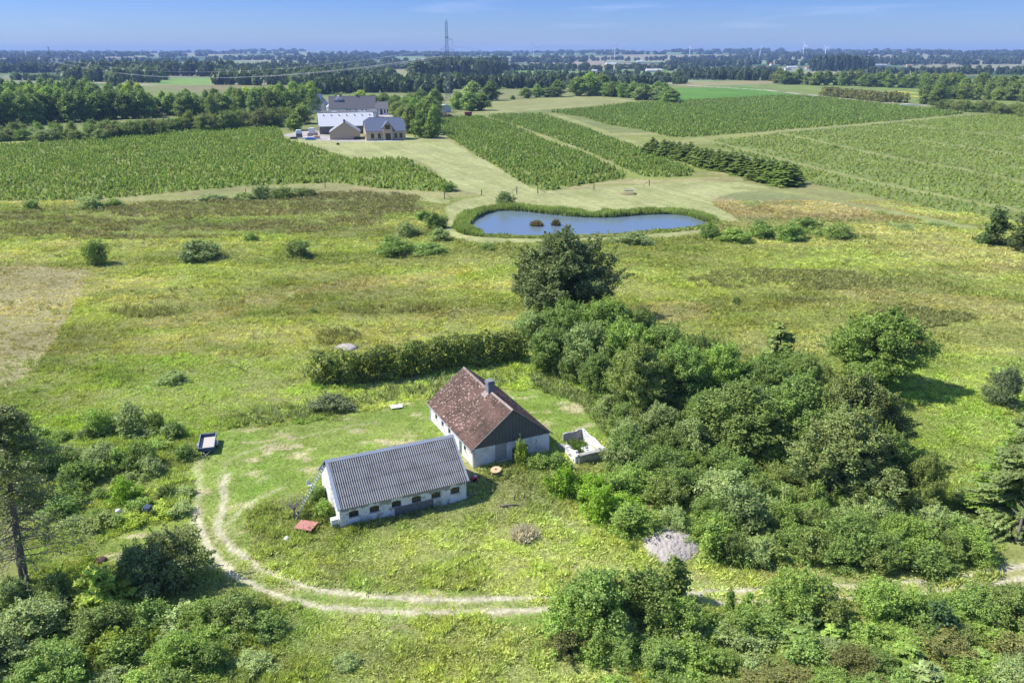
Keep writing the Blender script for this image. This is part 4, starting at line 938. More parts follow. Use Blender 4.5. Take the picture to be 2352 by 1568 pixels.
# --- far woodland as one mass
def blob(seed, n=70, card=.34):
    rng = np.random.default_rng(seed); d = norm(rng.normal(size=(n, 3)) + [0, 0, .3]); k = rng.uniform(.75, 1.05, (n, 1))
    P = d * k * [1, 1, .55] + [0, 0, .5]; P[:, 2] = np.maximum(P[:, 2], .03); V, F = cards(P, norm(d + rng.normal(size=(n, 3)) * .5 + [0, 0, .3]), card, card * .7, rng)
    v = rng.uniform(.8, 1.2, n); return V, F, np.stack([v, v, v], 1)
FB = [blob(300 + i) for i in range(5)]
fx = []; fy = []; fh = []; fr = []; fc = []
def belt(x0, y0, x1, y1, h, wpx, rows=1, dy=-4, step=None, col=(.062, .095, .04), jit=1.0, keep=1.0):
    step = step or wpx * .6
    for k in range(rows):
        n = max(1, int(abs(x1 - x0) / step))
        for i in range(n + 1):
            if rng.random() > keep: continue
            t = i / n; x = x0 + (x1 - x0) * t + rng.uniform(-.5, .5) * step; y = y0 + (y1 - y0) * t + k * dy + rng.uniform(-jit, jit)
            y = max(y, 130); g = G(x, y); r = wpx * g[1] / FPX / 2 * rng.uniform(.8, 1.3)
            fx.append(g[0]); fy.append(g[1]); fh.append(h * rng.uniform(.75, 1.15)); fr.append(r); fc.append(np.array(col) * rng.uniform(.8, 1.25))
D1 = (.085, .12, .045); D2 = (.13, .175, .065)
belt(784, 212, 1035, 214, 15, 26, 2, -3, col=D1); belt(1035, 204, 1310, 202, 16, 24, 2, -3, col=D1); belt(1300, 198, 1515, 194, 16, 22, 2, -3, col=D1)
belt(735, 219, 790, 214, 14, 24, 2, -3, col=D1)
belt(150, 188, 365, 190, 22, 26, 3, -6, col=D2); belt(262, 198, 268, 198, 18, 34, 1, col=D2)
belt(503, 195, 740, 196, 19, 26, 4, -5, col=D2); belt(720, 190, 890, 184, 20, 26, 3, -5, col=D2); belt(740, 206, 900, 200, 16, 24, 2, -4, col=D1)
belt(954, 182, 1145, 174, 30, 30, 3, -4, col=D1); belt(990, 166, 1140, 164, 36, 26, 2, -3, col=D1); belt(900, 200, 1060, 196, 16, 22, 2, -4, col=D2)
belt(180, 175, 535, 175, 27, 20, 3, -3, col=D1); belt(0, 168, 190, 166, 22, 20, 2, -3, col=D1); belt(533, 166, 960, 158, 20, 18, 2, -3, col=D1); belt(30, 184, 130, 186, 12, 14, 1, col=D2)
belt(1150, 164, 1290, 160, 18, 16, 1, -3, col=D1); belt(1160, 182, 1290, 180, 14, 14, 1, col=D2); belt(1284, 164, 1580, 162, 18, 16, 2, -4, col=D1, keep=.6); belt(1240, 180, 1460, 174, 12, 14, 1, -4, col=D1, keep=.7)
belt(1560, 182, 1785, 186, 17, 14, 2, -2, col=D1); belt(1570, 166, 1780, 168, 13, 12, 2, -4, col=D1, keep=.6); belt(1568, 154, 1900, 152, 20, 10, 2, -3, col=D1, keep=.6)
belt(1868, 164, 2000, 164, 36, 12, 3, -3, col=(.07, .11, .055)); belt(1990, 170, 2352, 172, 16, 12, 1, col=D1, keep=.8); belt(2000, 152, 2200, 150, 24, 11, 1, -3, col=D1, keep=.8); belt(2170, 158, 2360, 162, 12, 10, 1, col=D1, keep=.35)
belt(2190, 145, 2360, 146, 20, 8, 1, -3, col=D1, keep=.8); belt(0, 148, 500, 146, 20, 8, 1, -3, col=D1, keep=.55); belt(500, 144, 900, 142, 20, 8, 1, -3, col=D1, keep=.5); belt(950, 150, 1300, 148, 16, 8, 1, col=D1, keep=.4); belt(1300, 145, 2352, 141, 20, 7, 1, -3, col=D1, keep=.5)
belt(1550, 194, 1575, 192, 14, 10, 2, -2, col=(.12, .17, .05)); belt(1510, 190, 1560, 190, 15, 12, 2, -2, col=(.12, .17, .05))
for _ in range(120):                                   # hill woods and hedgerows near the horizon
    yy = rng.uniform(3400, 12500); xx = rng.uniform(-.7, .7) * yy; ln = rng.uniform(150, 900) * (yy / 6000); a = rng.normal() * .35; n = int(ln / 30 * 6000 / yy) + 2
    for i in range(n):
        s = rng.uniform(-.5, .5) * ln; fx.append(xx + s * math.cos(a)); fy.append(yy + s * math.sin(a) + rng.normal() * 30); fh.append(rng.uniform(16, 30) * (1.2 if yy > 8000 else 1)); fr.append(rng.uniform(14, 26) * yy / 6000); fc.append(np.array(D1) * rng.uniform(.8, 1.2))
fx, fy, fh, fr, fc = map(np.array, (fx, fy, fh, fr, fc)); print('far trees', len(fx))
V, F, c_ = merge(FB, fx, fy, T(fx, fy), fr, fh, rng, fc)
me = np_mesh('far_woodland', V, F, c_); me.materials.append(M['leaf']); o = bpy.data.objects.new('far_woodland', me); link(o); tag(o, 'woods and hedgerows fading towards the horizon', 'woodland', kind='stuff')

# --- grass: tufts as one mass
GT = [tuft(400 + i, 9, .045) for i in range(5)]
n = 330000; yy = 46 * (260 / 46) ** (rng.random(n) ** .8); xx = rng.uniform(-1, 1, n) * (yy * .68 + 3)
lc, zn = landcover(xx, yy)
inb = inpoly(polyG([(760, 1215), (1100, 1110), (1080, 1000), (740, 1050)]), xx, yy) | inpoly(polyG([(1100, 1070), (1265, 1040), (1200, 900), (1000, 860), (985, 980)]), xx, yy)
clump = fbm(xx, yy, 2.6, 3, 95)
lush = sstep(.35, .65, fbm(xx, yy, 6, 3, 96))
keep = (zn == 0) & ~inb & (clump > .22) & (~inpoly(POND, xx, yy)) & (~inpoly(LEFTDRY, xx, yy) | (rng.random(n) < .25))
kd = (zn == 1) & (yy < 125) & (rng.random(n) < .5)
m = keep | kd
xx, yy, lc, zn, clump, lush = xx[m], yy[m], lc[m], zn[m], clump[m], lush[m]; n = len(xx); print('tufts', n)
fine = fbm(xx, yy, 1.1, 2, 97); hgt = np.where(zn == 1, .12, (.15 + .40 * lush * clump) * (.5 + 1.1 * sstep(.35, .7, fine))) * rng.uniform(.6, 1.4, n) * (1 + sstep(100, 220, yy) * .2); sc = np.where(zn == 1, .35, .8) * rng.uniform(.7, 1.3, n) * (1 + sstep(80, 240, yy) * 1.2)
jc = rng.uniform(.8, 1.25, (n, 1)); dkk = (.84 + .34 * sstep(.3, .7, fine))[:, None] * np.stack([.90 + .18 * fbm(xx, yy, 3.5, 2, 99), np.ones(n), .85 + .35 * fbm(xx, yy, 5, 2, 94)], 1)
gcol = np.minimum(lc * jc * dkk * np.array([1.92, 1.86, 1.62]), .75); big = fbm(xx * .35, yy, 13, 4, 130); dry = (sstep(.52, .68, fbm(xx * .4, yy, 9, 4, 131)) * .28)[:, None]; gcol *= (.80 + .38 * sstep(.35, .65, big))[:, None]; gcol = gcol * (1 - dry) + np.array([.46, .42, .22]) * dry; nr_ = yy < 118; gcol[nr_] *= np.array([.98, 1.10, .98]); gcol[nr_, 0] = np.minimum(gcol[nr_, 0], gcol[nr_, 1] * rng.uniform(.86, 1.02, nr_.sum()))
V, F, c_ = merge(GT, xx, yy, T(xx, yy), sc, hgt, rng, gcol)
me = np_mesh('grass', V, F, c_); me.materials.append(M['grass']); o = bpy.data.objects.new('grass', me); link(o); tag(o, 'tall meadow grass and weeds in tufts', 'grass', kind='stuff')
# weeds along walls and dark rush clumps
def weedmass(name, label, xs, ys, h, s, col, seed, cat='weeds', protos=None):
    rg = np.random.default_rng(seed); n = len(xs); cc = np.array(col)[None] * rg.uniform(.75, 1.3, (n, 1))
    V, F, c_ = merge(protos or GT, xs, ys, T(xs, ys), s * rg.uniform(.7, 1.3, n), h * rg.uniform(.6, 1.3, n), rg, cc); me = np_mesh(name, V, F, c_); me.materials.append(M['grass'])
    o = bpy.data.objects.new(name, me); link(o); tag(o, label, cat, kind='stuff')
def scatter(polys, n):
    xs = []; ys = []
    for P in polys:
        q = rng.uniform(P.min(0), P.max(0), (int(n), 2)); m = inpoly(P, q[:, 0], q[:, 1]); xs.append(q[m, 0]); ys.append(q[m, 1])
    return np.concatenate(xs), np.concatenate(ys)
xs, ys = scatter(DARKP[:3], 1500); k = fbm(xs * .5, ys, 6, 3, 33) > .48; xs, ys = xs[k], ys[k]; weedmass('rush_clumps', 'dark clumps of rushes in the meadow', xs, ys, .7, 1.4, (.27, .28, .10), 501, 'rushes')
xs, ys = scatter(DARKP[3:], 120); weedmass('rush_clumps', 'brownish dark rush tufts in the left meadow', xs, ys, 1.0, 1.3, (.27, .27, .10), 502, 'rushes')
xs, ys = scatter(RUSH, 9000); k = fbm(xs * .5, ys, 7, 3, 51) < .56; weedmass('rush_bed', 'brownish rush bed left of the pond', xs[k], ys[k], .9, 2.2, (.28, .27, .11), 503, 'rushes')
xs = rng.uniform(-110, 150, 9000); ys = rng.uniform(95, 240, 9000); k = (fbm(xs * .6, ys, 11, 3, 120) > .57) & (np.abs(xs) < ys * .7) & (landcover(xs, ys)[1] == 0) & (rng.random(9000) < .5)
weedmass('rush_tufts', 'scattered dark rush tufts across the meadow', xs[k], ys[k], .7, 1.1, (.27, .30, .10), 511, 'rushes')
xs, ys = scatter([polyG([(480, 965), (700, 925), (900, 890), (1010, 868), (1200, 850), (1200, 880), (1000, 908), (880, 925), (700, 962), (520, 985)]), polyG([(1220, 850), (1330, 900), (1440, 990), (1400, 1010), (1330, 930), (1220, 890)])], 900)
weedmass('tall_weeds', 'tall grey green weeds between the hedge and the mown yard', xs, ys, .95, 1.2, (.34, .40, .17), 512)
xs, ys = scatter([polyG([(780, 1222), (1080, 1120), (1095, 1130), (800, 1240)]), polyG([(1110, 1085), (1270, 1040), (1280, 1062), (1130, 1110)]), polyG([(700, 1150), (745, 1130), (770, 1210), (700, 1230)])], 420)
weedmass('wall_weeds', 'tall weeds along the foot of the farm walls', xs, ys, .6, .9, (.33, .38, .11), 513)
# reeds round the pond
bnd = np.vstack([POND, POND[:1]]); rx = []; ry = []; rh = []
q = rng.uniform(POND.min(0) - 6, POND.max(0) + 6, (60000, 2)); ins = inpoly(POND, q[:, 0], q[:, 1]); d = dline(bnd, q[:, 0], q[:, 1])
far = q[:, 1] > _pc[1] + 2 * np.sin(q[:, 0] / 9); m = (~ins & (d < np.where(far | (q[:, 0] < -8), 3.3, 1.2) * (.35 + 1.1 * fbm(q[:, 0], q[:, 1], 6, 3, 44)))) | (ins & (d < .8)); q = q[m]; far = far[m]; rg = rng.uniform(.7, 1.2, len(q))
cc = np.array([.36, .46, .12])[None] * (.7 + .7 * fbm(q[:, 0], q[:, 1], 6, 3, 98))[:, None] * np.array([1, 1, 1.0]); hh = np.where(far | (q[:, 0] < -8), 1.7, .5) * rg * (.5 + fbm(q[:, 0], q[:, 1], 4, 3, 45))
V, F, c_ = merge(GT, q[:, 0], q[:, 1], T(q[:, 0], q[:, 1]) - .35, np.full(len(q), 1.3), hh, rng, cc)
me = np_mesh('reeds', V, F, c_); me.materials.append(M['grass']); o = bpy.data.objects.new('reeds', me); link(o); tag(o, 'belt of green reeds round the pond', 'reeds', kind='stuff')
for cx, b, wd, lb in ((1233, 521, 27, 'larger brown reed islet in the pond'), (1277, 519, 15, 'smaller brown reed islet in the pond')):
    g = G(cx, b, -.42); r = wd * g[1] / FPX / 2; a = rng.random(160) * 6.28; k = np.sqrt(rng.random(160)) * r; V, F, c_ = merge(GT, k * np.cos(a), k * np.sin(a) * .8 + r, np.full(160, -.1), np.full(160, 1.2), (2.0 - 1.1 * (k / r) ** 2) * rng.uniform(.6, 1.15, 160), rng, np.array([.24, .20, .08])[None] * rng.uniform(.7, 1.3, (160, 1)))
    me = np_mesh('reed_islet', V, F, c_); me.materials.append(M['grass']); o = bpy.data.objects.new('reed_islet', me); link(o); o.location = (g[0], g[1], -.45); tag(o, lb, 'reeds')
#PART3
# ------------------------------------------------------------------ buildings
def two_noise(c1, c2, c3, s1, s2, t1, t2, xfade=None, w1=.06, w2=.03):
    """base c1, blotches of c2, small spots of c3 (weathering)"""
    def f(n, b, t):
        a = n.nodes.new('ShaderNodeTexNoise'); a.inputs['Scale'].default_value = s1; a.inputs['Detail'].default_value = 8; a.inputs['Roughness'].default_value = .7
        r = n.nodes.new('ShaderNodeMapRange'); r.inputs['From Min'].default_value = t1 - w1; r.inputs['From Max'].default_value = t1 + w1
        m1 = n.nodes.new('ShaderNodeMixRGB'); m1.inputs['Color1'].default_value = (*c1, 1); m1.inputs['Color2'].default_value = (*c2, 1)
        a2 = n.nodes.new('ShaderNodeTexNoise'); a2.inputs['Scale'].default_value = s2; a2.inputs['Detail'].default_value = 3
        r2 = n.nodes.new('ShaderNodeMapRange'); r2.inputs['From Min'].default_value = t2 - w2; r2.inputs['From Max'].default_value = t2 + w2
        m2 = n.nodes.new('ShaderNodeMixRGB'); m2.inputs['Color2'].default_value = (*c3, 1)
        n.links.new(t.outputs['Object'], a.inputs['Vector']); n.links.new(a.outputs['Fac'], r.inputs['Value']); n.links.new(r.outputs['Result'], m1.inputs['Fac'])
        n.links.new(t.outputs['Object'], a2.inputs['Vector']); n.links.new(a2.outputs['Fac'], r2.inputs['Value'])
        fac = r2.outputs['Result']
        if xfade:
            sx = n.nodes.new('ShaderNodeSeparateXYZ'); n.links.new(t.outputs['Object'], sx.inputs[0])
            mr = n.nodes.new('ShaderNodeMapRange'); mr.inputs['From Min'].default_value = xfade[0]; mr.inputs['From Max'].default_value = xfade[1]; mr.inputs['To Min'].default_value = .25
            n.links.new(sx.outputs['X'], mr.inputs['Value']); mm = n.nodes.new('ShaderNodeMath'); mm.operation = 'MULTIPLY'
            n.links.new(fac, mm.inputs[0]); n.links.new(mr.outputs['Result'], mm.inputs[1]); fac = mm.outputs[0]
        n.links.new(fac, m2.inputs['Fac']); n.links.new(m1.outputs['Color'], m2.inputs['Color1']); n.links.new(m2.outputs['Color'], b.inputs['Base Color'])
    return f
M['limewash'] = mat('limewash', (.78, .77, .74), .9, extra=two_noise((.78, .77, .74), (.54, .52, .49), (.33, .31, .28), .9, 2.6, .56, .66, None, .12, .05), bump=(5, .4, .03))
M['limewash_worn'] = mat('worn_limewash', (.7, .7, .68), .9, extra=two_noise((.74, .74, .72), (.45, .43, .40), (.24, .22, .20), .8, 1.6, .56, .66), bump=(5, .5, .04))
M['barnroof'] = mat('fibre_cement', (.42, .42, .40), .85, extra=two_noise((.46, .45, .43), (.34, .34, .33), (.22, .22, .21), .5, 3.5, .52, .70))
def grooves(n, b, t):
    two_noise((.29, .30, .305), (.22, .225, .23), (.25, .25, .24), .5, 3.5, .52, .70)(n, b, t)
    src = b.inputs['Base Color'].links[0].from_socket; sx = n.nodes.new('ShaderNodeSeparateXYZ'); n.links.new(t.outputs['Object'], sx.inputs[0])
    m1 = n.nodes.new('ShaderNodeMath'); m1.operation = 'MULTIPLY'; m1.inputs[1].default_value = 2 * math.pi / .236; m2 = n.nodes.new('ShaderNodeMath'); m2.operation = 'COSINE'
    mr = n.nodes.new('ShaderNodeMapRange'); mr.inputs['From Min'].default_value = -.9; mr.inputs['From Max'].default_value = .1; mr.inputs['To Min'].default_value = .22; mr.inputs['To Max'].default_value = 1  # scales the base colour down along the valleys of the corrugation
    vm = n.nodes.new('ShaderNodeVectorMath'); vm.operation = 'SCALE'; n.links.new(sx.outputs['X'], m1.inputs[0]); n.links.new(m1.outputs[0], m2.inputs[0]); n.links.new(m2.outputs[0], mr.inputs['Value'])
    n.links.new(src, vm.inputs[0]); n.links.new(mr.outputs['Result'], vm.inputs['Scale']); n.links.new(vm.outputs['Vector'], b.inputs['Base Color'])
M['barnroof'] = mat('fibre_cement_dark_grooves', (.42, .42, .40), .85, extra=grooves)
M['houseroof'] = mat('mossy_roof', (.2, .13, .11), .9, extra=two_noise((.150, .088, .068), (.062, .043, .030), (.42, .30, .24), .55, 3.6, .50, .61, (1.5, 5.5), .12))
M['bluegrey'] = mat('grey_blue_trim', (.27, .31, .38), .6, noise=(4, .3, (.35, .39, .45)))
M['ridge'] = mat('old_ridge', (.20, .145, .12), .9, noise=(3, .2, (.38, .33, .30)))
M['darkwood'] = mat('dark_planks', (.10, .10, .088), .85, noise=(3, .2, (.155, .15, .13)))
M['pane'] = mat('window_glass', (.015, .02, .025), .12, .6)
M['frame'] = mat('green_frame', (.10, .17, .16), .6, noise=(5, .2, (.2, .25, .24)))
M['frame_d'] = mat('dark_frame', (.035, .037, .04), .7, noise=(6, .2, (.07, .07, .07)))
M['concrete'] = mat('concrete', (.42, .41, .38), .95, noise=(2.5, .18, (.28, .27, .25)), bump=(9, .6, .04))
M['greyboard'] = mat('grey_board', (.20, .19, .18), .9, noise=(2, .2, (.13, .125, .12)))
M['chimney'] = mat('grey_render', (.15, .165, .19), .9, noise=(3, .2, (.24, .25, .27)), bump=(8, .4, .03))
M['galv'] = mat('galvanised_steel', (.50, .52, .55), .45, .5, .6, noise=(5, .3, (.38, .40, .43)))
M['ply'] = mat('pale_plywood', (.52, .48, .42), .8, noise=(4, .25, (.42, .39, .35)))
M['bluepaint'] = mat('dark_blue_panel', (.05, .08, .17), .5, noise=(4, .3, (.08, .11, .2)))
M['rubber'] = mat('tyre_rubber', (.02, .02, .02), .8, noise=(9, .2, (.05, .05, .05)))
M['pink'] = mat('faded_red_paint', (.50, .24, .20), .6, noise=(1.6, .22, (.36, .15, .12)))
M['white'] = mat('white_paint', (.78, .78, .76), .6, noise=(3, .25, (.66, .66, .64)))
M['red'] = mat('red_paint', (.55, .03, .03), .4, noise=(6, .2, (.4, .03, .03)))
M['palewood'] = mat('peach_wood', (.66, .45, .27), .8, noise=(4, .2, (.5, .34, .2)))
M['greywood'] = mat('grey_weathered_wood', (.30, .28, .26), .9, noise=(5, .2, (.2, .18, .16)))
M['post'] = mat('post_wood', (.14, .12, .10), .9, noise=(9, .2, (.24, .21, .18)))
M['mailblue'] = mat('blue_black_box', (.03, .05, .09), .5, noise=(7, .2, (.05, .08, .13)))
M['heap'] = mat('grey_heap', (.46, .42, .37), .95, noise=(1.3, .2, (.34, .31, .28)), bump=(2.5, 1.0, .35))
M['green'] = mat('green_plastic', (.17, .30, .13), .6, noise=(5, .3, (.28, .4, .22)))
M['steel'] = mat('pylon_steel', (.16, .19, .24), .6, .4, .2, noise=(1, .3, (.24, .27, .32)))
M['wire'] = mat('conductor', (.55, .55, .55), .5, .5, .3, noise=(1, .3, (.45, .45, .45)))
M['brick'] = mat('tan_brick', (.50, .40, .27), .9, noise=(1.5, .3, (.42, .33, .22)), bump=(4, .3, .02))
M['bluetile'] = mat('blue_grey_glazed_tiles', (.12, .15, .21), .35, .5, noise=(1.2, .3, (.17, .19, .25)))
M['greytile'] = mat('grey_roof_sheets', (.26, .27, .28), .8, noise=(.8, .3, (.33, .34, .35)))
M['paleroof'] = mat('pale_roof_sheets', (.50, .52, .54), .7, noise=(.6, .3, (.42, .44, .47)))
M['darkroof'] = mat('dark_roof', (.11, .11, .12), .85, noise=(.7, .3, (.17, .16, .16)))
M['redroof'] = mat('red_tiles', (.40, .16, .09), .85, noise=(.7, .3, (.3, .12, .08)))
M['rust'] = mat('rusty_iron', (.08, .05, .04), .85, noise=(3, .2, (.14, .08, .055)))
M['logs'] = mat('log_ends', (.38, .27, .18), .9, noise=(1.5, .15, (.12, .07, .05)))
M['tarp'] = mat('white_plastic_sheet', (.75, .78, .82), .4, noise=(.8, .25, (.5, .55, .6)))
M['bluetarp'] = mat('blue_tarpaulin', (.06, .16, .42), .5, noise=(1, .3, (.1, .22, .5)))
M['turbine'] = mat('turbine_white', (.82, .84, .86), .5, noise=(.05, .3, (.76, .78, .8)))

def frame_at(x, y, az):                    # local +x points along compass azimuth az
    return (x, y, 0), math.pi / 2 - az
def corr_roof(name, Lx, W, eave, ridge, oh, og, pitch, amp, rows, m, parent, sides=(0, 1), step=.018, sag=0.0):
    """two slopes of corrugated sheets, ridge along x, walls y in 0..W"""
    slope = (ridge - eave) / (W / 2 + oh)
    for sd in sides:
        nx = int((Lx + 2 * og) / pitch * 6); xs = np.linspace(-og, Lx + og, nx + 1); V = []; F = []
        ys = []
        for r in range(rows):
            a = r / rows; b = (r + 1) / rows + .012; ys += [(a, (rows - r) * step), (min(b, 1.0), (rows - r) * step)]
        for k, (t, dz) in enumerate(ys):
            yl = (W / 2) * (1 - t) + (-oh) * t; zz = ridge - slope * (W / 2 - yl) + (dz if True else 0)
            yy = yl if sd == 0 else W - yl
            for x in xs: V.append((x, yy, zz + amp * math.cos(2 * math.pi * x / pitch) - sag * math.sin(math.pi * min(max(x / Lx, 0), 1)) * (1 - t)))
        n = nx + 1
        for k in range(len(ys) - 1):
            for i in range(nx): F.append((k * n + i, k * n + i + 1, (k + 1) * n + i + 1, (k + 1) * n + i))
        me = bpy.data.meshes.new(name); me.from_pydata(V, [], F); me.update(); me.materials.append(m); o = bpy.data.objects.new(name, me); link(o, parent)
        md = o.modifiers.new('thick', 'SOLIDIFY'); md.thickness = .02; md.offset = 0
def wall_strip(mb, axis, a, b, t0, t1, z0, z1, ops):
    """wall along axis from a to b, thickness t0..t1, openings (c0,c1,zb,zt,arch)"""
    def piece(c0, c1, p0, p1):
        if axis == 0: mb.box(c0, c1, t0, t1, p0, p1)
        else: mb.box(t0, t1, c0, c1, p0, p1)
    cur = a
    for c0, c1, zb, zt, arch in sorted(ops):
        if c0 > cur: piece(cur, c0, z0, z1)
        if zb > z0: piece(c0, c1, z0, zb)
        if arch > 0:
            n = 8; pts = [(c0, z1), (c0, zt - arch)] + [(c0 + (c1 - c0) * i / n, zt - arch + arch * math.sin(math.pi * i / n)) for i in range(1, n)] + [(c1, zt - arch), (c1, z1)]
            mb.prism(pts, 1 - axis if axis == 0 else 0, t0, t1) if axis == 0 else mb.prism(pts, 0, t0, t1)
        else: piece(c0, c1, zt, z1)
        cur = c1
    if cur < b: piece(cur, b, z0, z1)
def window_part(parent, axis, c0, c1, zb, zt, t, inn, fm, bars=1, hb=True):
    """frame + pane set into an opening; t outer face of wall, inn sign pointing inwards"""
    f = MB(); w_ = .06; y0, y1 = sorted((t + inn * .08, t + inn * .14))
    def bx(a, b, p, q, mb=f, ya=y0, yb=y1):
        if axis == 0: mb.box(a, b, ya, yb, p, q)
        else: mb.box(ya, yb, a, b, p, q)
    bx(c0, c0 + w_, zb, zt); bx(c1 - w_, c1, zb, zt); bx(c0 + w_, c1 - w_, zb, zb + w_); bx(c0 + w_, c1 - w_, zt - w_, zt)
    for i in range(bars):
        m_ = c0 + (c1 - c0) * (i + 1) / (bars + 1); bx(m_ - .025, m_ + .025, zb + w_, zt - w_)
    fo = f.build('window', fm, parent); p = MB(); ya, yb = sorted((t + inn * .10, t + inn * .115)); bx(c0 + w_, c1 - w_, zb + w_, zt - w_, p, ya, yb)
    p.build('pane', M['pane'], fo); sl_ = MB(); ya, yb = sorted((t - inn * .07, t + inn * .07)); bx(c0 - .05, c1 + .05, zb - .05, zb - .004, sl_, ya, yb); sl_.build('sill', M['concrete'], fo); return fo

# --- barn ------------------------------------------------------------
def barn():
    (x, y, z), rz = frame_at(-17.256, 69.073, R(65.1)); z = float(T(x + 6, y + 6)) - .05
    root = empty('barn', (x, y, z), rz); Lb, W, ev, rd = 13.64, 8.2, 2.45, 5.80; sl = (rd - ev) / (W / 2 + .45); top0 = rd - sl * W / 2 - .06; t = .3
    fr = [.105, .262, .432, .590, .748, .905]; ops = [(Lb * f_ - .5, Lb * f_ + .5, 1.16, 1.88, .11) for f_ in fr]
    wf = MB(); wall_strip(wf, 0, 0, Lb, 0, t, 0, top0, ops); wf.build('front_wall', M['limewash_worn'], root)
    wb = MB(); wall_strip(wb, 0, 0, Lb, W - t, W, 0, top0, [(2, 3, 0, 2, 0), (6, 9, 0, 2.1, 0)]); wb.build('back_wall', M['limewash'], root)
    for a, nm in ((0, 'gable_wall'), (Lb - t, 'gable_wall')):
        g = MB(); g.prism([(t, 0), (W - t, 0), (W - t, top0 + sl * t), (W / 2, rd - .07), (t, top0 + sl * t)], 0, a, a + t); g.build(nm, M['limewash'], root)
    for f_ in fr: window_part(root, 0, Lb * f_ - .5, Lb * f_ + .5, 1.16, 1.88, 0, 1, M['frame_d'], 1)
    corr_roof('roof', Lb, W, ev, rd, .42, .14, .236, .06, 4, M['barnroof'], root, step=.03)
    rc = MB()
    for s in (1, -1):
        rc.prism([(W / 2, rd + .17), (W / 2 + s * .30, rd + .17 - sl * .30), (W / 2 + s * .30, rd + .14 - sl * .30), (W / 2, rd + .14)], 0, -.2, Lb + .2)
    rc.build('ridge_cap', M['bluegrey'], root)
    for a0, a1 in ((-.26, .10), (Lb + .08, Lb + .2)):
        v = MB()
        for s in (0, 1):
            f_ = (lambda q: q) if s == 0 else (lambda q: W - q)
            v.prism([(f_(-.46), ev + .03), (f_(W / 2), rd + .13), (f_(W / 2), rd + .16), (f_(-.46), ev + .14)], 0, a0, a1)
        v.build('verge_board', M['bluegrey'], root)
    # long grey panel leaning along the foot of the wall, bare render round the openings
    gp = MB(); gp.box(Lb * .415, Lb * .725, -.10, -.03, 0, 1.12); gp.build('wall_panel', M['greyboard'], root)
    rr = random.Random(9)
    for x0_, x1_, zb_ in ((.15, 3.0, 2.0), (4.2, 5.4, 1.75), (6.6, 9.6, 1.95), (9.5, 11.8, 1.80), (12.6, 13.5, 2.0)):
        st = MB(); q_ = [(x0_ + (x1_ - x0_) * i / 9, zb_ + rr.uniform(-.16, .14)) for i in range(10)]; st.prism([(x0_, top0 - .01)] + q_ + [(x1_, top0 - .01)], 1, -.012, -.003); st.build('bare_render', M['concrete'], root)
    # dark gaps where the gable wall has cracked
    ck = MB(); rr = random.Random(3)
    for k in range(9):
        zz = .9 + k * .42; ck.box(-.012, -.003, 1.9 + k * .2 + rr.uniform(-.05, .05), 1.98 + k * .2 + rr.uniform(-.02, .08), zz, zz + rr.uniform(.12, .3))
    ck.build('crack', M['frame_d'], root)
    tag(root, 'white barn with grey corrugated roof and six small arched windows', 'barn')
    # white block on its pier by the corner
    p = empty('cement_block', root.matrix_world @ Vector((0, 0, 0)) if False else (x, y, z), rz)
    a = MB(); a.box(-.75, -.2, .25, .7, 0, .7); a.build('pier', M['concrete'], p); a = MB(); a.box(-.82, -.12, .18, .78, .7, 1.2); a.build('cap', M['white'], p)
    tag(p, 'white block on a grey pier at the near corner of the barn', 'block')
    return root, (x, y, z), rz
BR_, (bx_, by_, bz_), brz = barn()
def loc(ax, ay, az_=0): v = Matrix.Rotation(brz, 3, 'Z') @ Vector((ax, ay, az_)); return (bx_ + v.x, by_ + v.y, bz_ + v.z)
# ladder against the gable
def ladder():
    root = empty('ladder', (0, 0, 0)); f = G(677, 1193); a = Vector((f[0], f[1], .1)); b = Vector(loc(-.32, 4.1, 5.35)); d = (b - a); s = Vector((0.28, -.35, 0)); s = (s - d * (s.dot(d) / d.length_squared)).normalized() * .24
    for k in (-1, 1): m = MB(); m.tube([a + s * k, b + s * k], .04, 6); m.build('rail', M['galv'], root)
    for i in range(19):
        p = a + d * ((i + .7) / 19.6); m = MB(); m.tube([p - s, p + s], .025, 5); m.build('rung', M['galv'], root)
    tag(root, 'long aluminium ladder leaning against the barn gable', 'ladder')
ladder()

